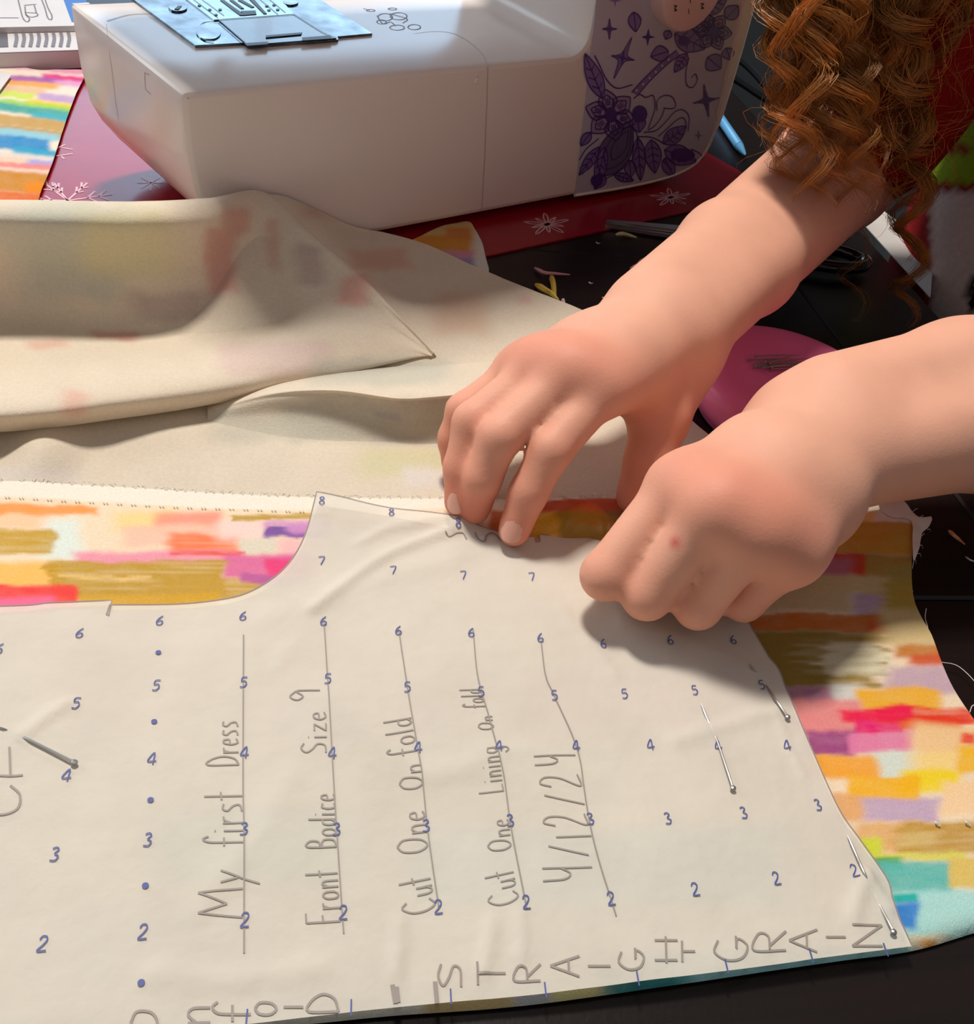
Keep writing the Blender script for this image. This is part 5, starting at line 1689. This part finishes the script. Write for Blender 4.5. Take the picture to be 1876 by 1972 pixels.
wob = 10 * (fbm(pxs[:, 0] / 16, pxs[:, 1] / 16) - 0.5)
wx, wy = pxs[:, 0] + wob, pxs[:, 1] + wob
trunk = VS[:, 0] > 0.50
patch(gr, (sstep(1786, 1796, wx) * sstep(2100, 2080, wx) * sstep(175, 190, wy) * sstep(272, 258, wy - 0.25 * (wx - 1800))) * trunk)
patch(gr, (sstep(1786, 1796, wx) * sstep(2100, 2080, wx) * sstep(290, 300, wy) * sstep(356, 350, wy)) * trunk)
patch(gr, (sstep(1790, 1870, wx) * sstep(2100, 2080, wx) * sstep(60, 80, wy) * sstep(140, 120, wy)) * trunk)
patch(wh, (sstep(1786, 1800, pxs[:, 0]) * sstep(2150, 2130, pxs[:, 0]) * sstep(368, 374, pxs[:, 1]) * sstep(760, 740, pxs[:, 1])) * trunk)
patch(np.array(rgb(26, 12, 12)[:3]), sstep(1.15, 0.95, np.hypot((wx - 1876) / 13, (wy - 566) / 36)) * trunk)
M_shirt = material('printed_jersey', rgb(150, 16, 20), 0.85, spec=0.15, attr='Col', noise=(300, 0.06), bump=(900, 0.25))
mesh_obj('shirt', VS, FS, M_shirt, person, colors=csh)
F = Field((0.48, 0.20, -0.75), (0.82, 0.64, -0.10), 0.009)
D = F.D
for sgn in (-1, 1):
    y = 0.407 + 0.07 * sgn
    F.chain(D, [(0.632, y, -0.16), (0.64, y + 0.01 * sgn, -0.42), (0.66, y + 0.01 * sgn, -0.69)], [0.092, 0.068, 0.055], 0.03)
VT, FT = surface_nets(D, F.lo, F.h, 2)
mesh_obj('trousers', VT, FT, material('dark_trousers', rgb(40, 44, 60), 0.9, noise=(200, 0.1)), person)
for sgn in (-1, 1):
    F = Field((0.48, 0.22, -0.76), (0.78, 0.60, -0.60), 0.007)
    y = 0.407 + 0.08 * sgn
    F.add(F.D, (0.67, y, -0.700), (0.57, y, -0.712), 0.040, 0.028, 0.01)
    VT, FT = surface_nets(F.D, F.lo, F.h, 2)
    VT[:, 2] = np.maximum(VT[:, 2], FZ)
    mesh_obj('shoe', VT, FT, M_black, person)

# ---- curly hair
M_hair = material('ginger_hair', rgb(212, 146, 68), 0.30, spec=0.8, noise=(60, 0.4), transl=0.35)
HV, HF, hn = [], [], 0
tri = np.arange(3)


def strand(P, r):
    """three-sided tapering fibre"""
    global hn
    P = np.array(P)
    P[:, 2] = np.maximum(P[:, 2], 0.004 + r)          # the ends rest on the table
    n = len(P)
    T = np.gradient(P, axis=0)
    T /= np.linalg.norm(T, axis=1)[:, None] + 1e-12
    a = np.cross(T, np.array([0.3, 0.9, 0.2]))
    a /= np.linalg.norm(a, axis=1)[:, None] + 1e-12
    b = np.cross(T, a)
    rr = r * np.interp(np.linspace(0, 1, n), [0, .7, 1], [1, .9, .25])
    ring = [P + rr[:, None] * (math.cos(t) * a + math.sin(t) * b) for t in (0.3, 2.4, 4.5)]
    HV.append(np.stack(ring, 1).reshape(-1, 3))
    i = np.arange(n - 1)[:, None] * 3
    k = tri[None]
    k2 = (k + 1) % 3
    HF.append((np.stack([i + k, i + k2, i + 3 + k2, i + 3 + k], -1) + hn).reshape(-1, 4))
    hn += 3 * n


def lock(root, mid, end, nst, amp, per, wid, turns_sign=1, loose=1.0):
    """a curl: helix around a hanging guide line, made of many fibres"""
    G = catmull([root, mid, end], 0.004)
    n = len(G)
    L = np.concatenate([[0], np.cumsum(np.linalg.norm(np.diff(G, axis=0), axis=1))])
    t = np.linspace(0, 1, n)
    ph0 = RNG.uniform(0, 6.28)
    T = np.gradient(G, axis=0)
    T /= np.linalg.norm(T, axis=1)[:, None]
    e1 = np.cross(T, (0.1, 1.0, 0.2)); e1 /= np.linalg.norm(e1, axis=1)[:, None]
    e2 = np.cross(T, e1)
    wv = 0.6 * np.cumsum(RNG.normal(0, 0.14, n))
    for s in range(nst):
        ph = ph0 + turns_sign * 2 * math.pi * L / (per * RNG.uniform(0.992, 1.008)) + RNG.normal(0, 0.16 * loose) + wv
        am = amp * np.interp(t, [0, .35, .9, 1], [.35, .9, 1.1, 0.9]) * RNG.uniform(0.8, 1.2)
        ow = wid * np.interp(t, [0, .3, .8, 1], [1.6, 1.1, .8, .35])
        oa, orad = RNG.uniform(0, 6.28), math.sqrt(RNG.random())
        fz = RNG.normal(0, 0.0005 * loose, (n, 3)).cumsum(0) * 0.25
        P = G + e1 * (am * np.cos(ph) + ow * orad * math.cos(oa))[:, None] + e2 * (am * np.sin(ph) + ow * orad * math.sin(oa))[:, None] + fz
        cut = n - int(abs(RNG.normal(0, 0.06 * loose)) * n)
        strand(P[:max(cut, 6)], RNG.uniform(0.00012, 0.00024))


# curls given by where their ends hang (pixel) and how far back (y)
ends = [(1570, 150, .45), (1560, 210, .44), (1585, 260, .43), (1600, 300, .42), (1545, 345, .41), (1560, 385, .405), (1600, 400, .41), (1530, 330, .415), (1625, 370, .42), (1655, 410, .41), (1650, 330, .43), (1690, 350, .42), (1700, 300, .44), (1720, 380, .43),
        (1740, 340, .43), (1760, 300, .44), (1780, 260, .45), (1790, 210, .46), (1805, 170, .46), (1820, 130, .47), (1620, 240, .45), (1660, 260, .45), (1700, 220, .46), (1740, 230, .45), (1640, 180, .46), (1690, 150, .47), (1730, 150, .46), (1770, 160, .46), (1600, 160, .45), (1860, 60, .47), (1840, 90, .46), (1590, 120, .44), (1755, 420, .42), (1725, 330, .42), (1670, 380, .415), (1770, 340, .43), (1610, 345, .42), (1640, 300, .43), (1580, 330, .42), (1715, 270, .44), (1520, 350, .42), (1545, 395, .42), (1585, 405, .42), (1620, 395, .42), (1505, 300, .43), (1570, 300, .43), (1640, 420, .42), (1872, 150, .45), (1850, 172, .45), (1828, 182, .45), (1800, 235, .45), (1874, 105, .46), (1790, 290, .44), (1660, 160, .44), (1770, 215, .43)]
for i, (x, y, Y) in enumerate(ends):
    e = aty(x, y, Y - (0.062 if (y > 235 and x < 1700) else 0.0))
    if e[2] < 0.03:
        e[2] = 0.03
    root = aty(1640 + (x - 1690) * 0.8 + RNG.uniform(-30, 30), -330, 0.43 + RNG.uniform(-0.03, 0.03))
    mid = e * .5 + root * .5 + np.array([RNG.uniform(-.006, .006), RNG.uniform(-.01, .006), -0.004])
    lock(root, mid, e, int(RNG.integers(30, 44)), RNG.uniform(0.006, 0.0115), RNG.uniform(0.030, 0.050), RNG.uniform(0.0022, 0.0045), 1 if i % 2 else -1)
# two long ringlets
for x, y, Y, nst in ((1742, 622, .385, 60), (1752, 560, .39, 46), (1736, 500, .395, 40), (1640, 620, .40, 8)):
    e = aty(x, y, Y)
    root = aty(1700, -330, 0.42)
    mid = aty(x + 14, 300, Y + 0.02)
    lock(root, mid, e, nst, 0.0075, 0.036, 0.0032, 1, 0.6)
# stray fibres
for i in range(260):
    x, y, Y = ends[int(RNG.integers(0, len(ends)))]
    e = aty(x + RNG.uniform(-70, 45), y + RNG.uniform(-60, 50), Y - RNG.uniform(0, .02))
    if e[2] < 0.03:
        continue
    root = e + np.array([RNG.uniform(-0.01, 0.03), RNG.uniform(-.01, .02), RNG.uniform(0.04, 0.12)])
    lock(root, (root + e) / 2 + RNG.normal(0, .008, 3), e, 1, RNG.uniform(0.004, 0.011), RNG.uniform(0.025, 0.05), 0.002, 1 if i % 2 else -1)
# scalp cover so that the head carries hair all round
for i in range(170):
    a, b = RNG.uniform(-2.3, 2.3), RNG.uniform(0.1, 1.4)
    dv = np.array([math.cos(a) * math.cos(b), math.sin(a) * math.cos(b), math.sin(b)])
    root = HC + (0.02, 0, 0.03) + dv * 0.080
    o_ = dv * np.array([1, 1, 0.2]); o_ /= np.linalg.norm(o_)
    mid = root + o_ * 0.03 - (0, 0, 0.04)
    e = mid + o_ * 0.012 - (0, 0, RNG.uniform(0.02, 0.055))
    lock(root, mid, e, 9, RNG.uniform(0.005, 0.009), RNG.uniform(0.03, 0.045), 0.007, 1 if i % 2 else -1)
HV = np.vstack(HV)
HF = np.vstack(HF)
me = bpy.data.meshes.new('hair')
me.vertices.add(len(HV))
me.vertices.foreach_set('co', HV.astype(np.float32).ravel())
me.loops.add(HF.size)
me.loops.foreach_set('vertex_index', HF.astype(np.int32).ravel())
me.polygons.add(len(HF))
me.polygons.foreach_set('loop_start', np.arange(0, HF.size, 4, dtype=np.int32))
me.update(calc_edges=True)
me.validate()
me.polygons.foreach_set('use_smooth', np.ones(len(HF), bool))
me.materials.append(M_hair)
ho = bpy.data.objects.new('hair', me)
COL.objects.link(ho)
ho.parent = person
ho['kind'] = 'stuff'
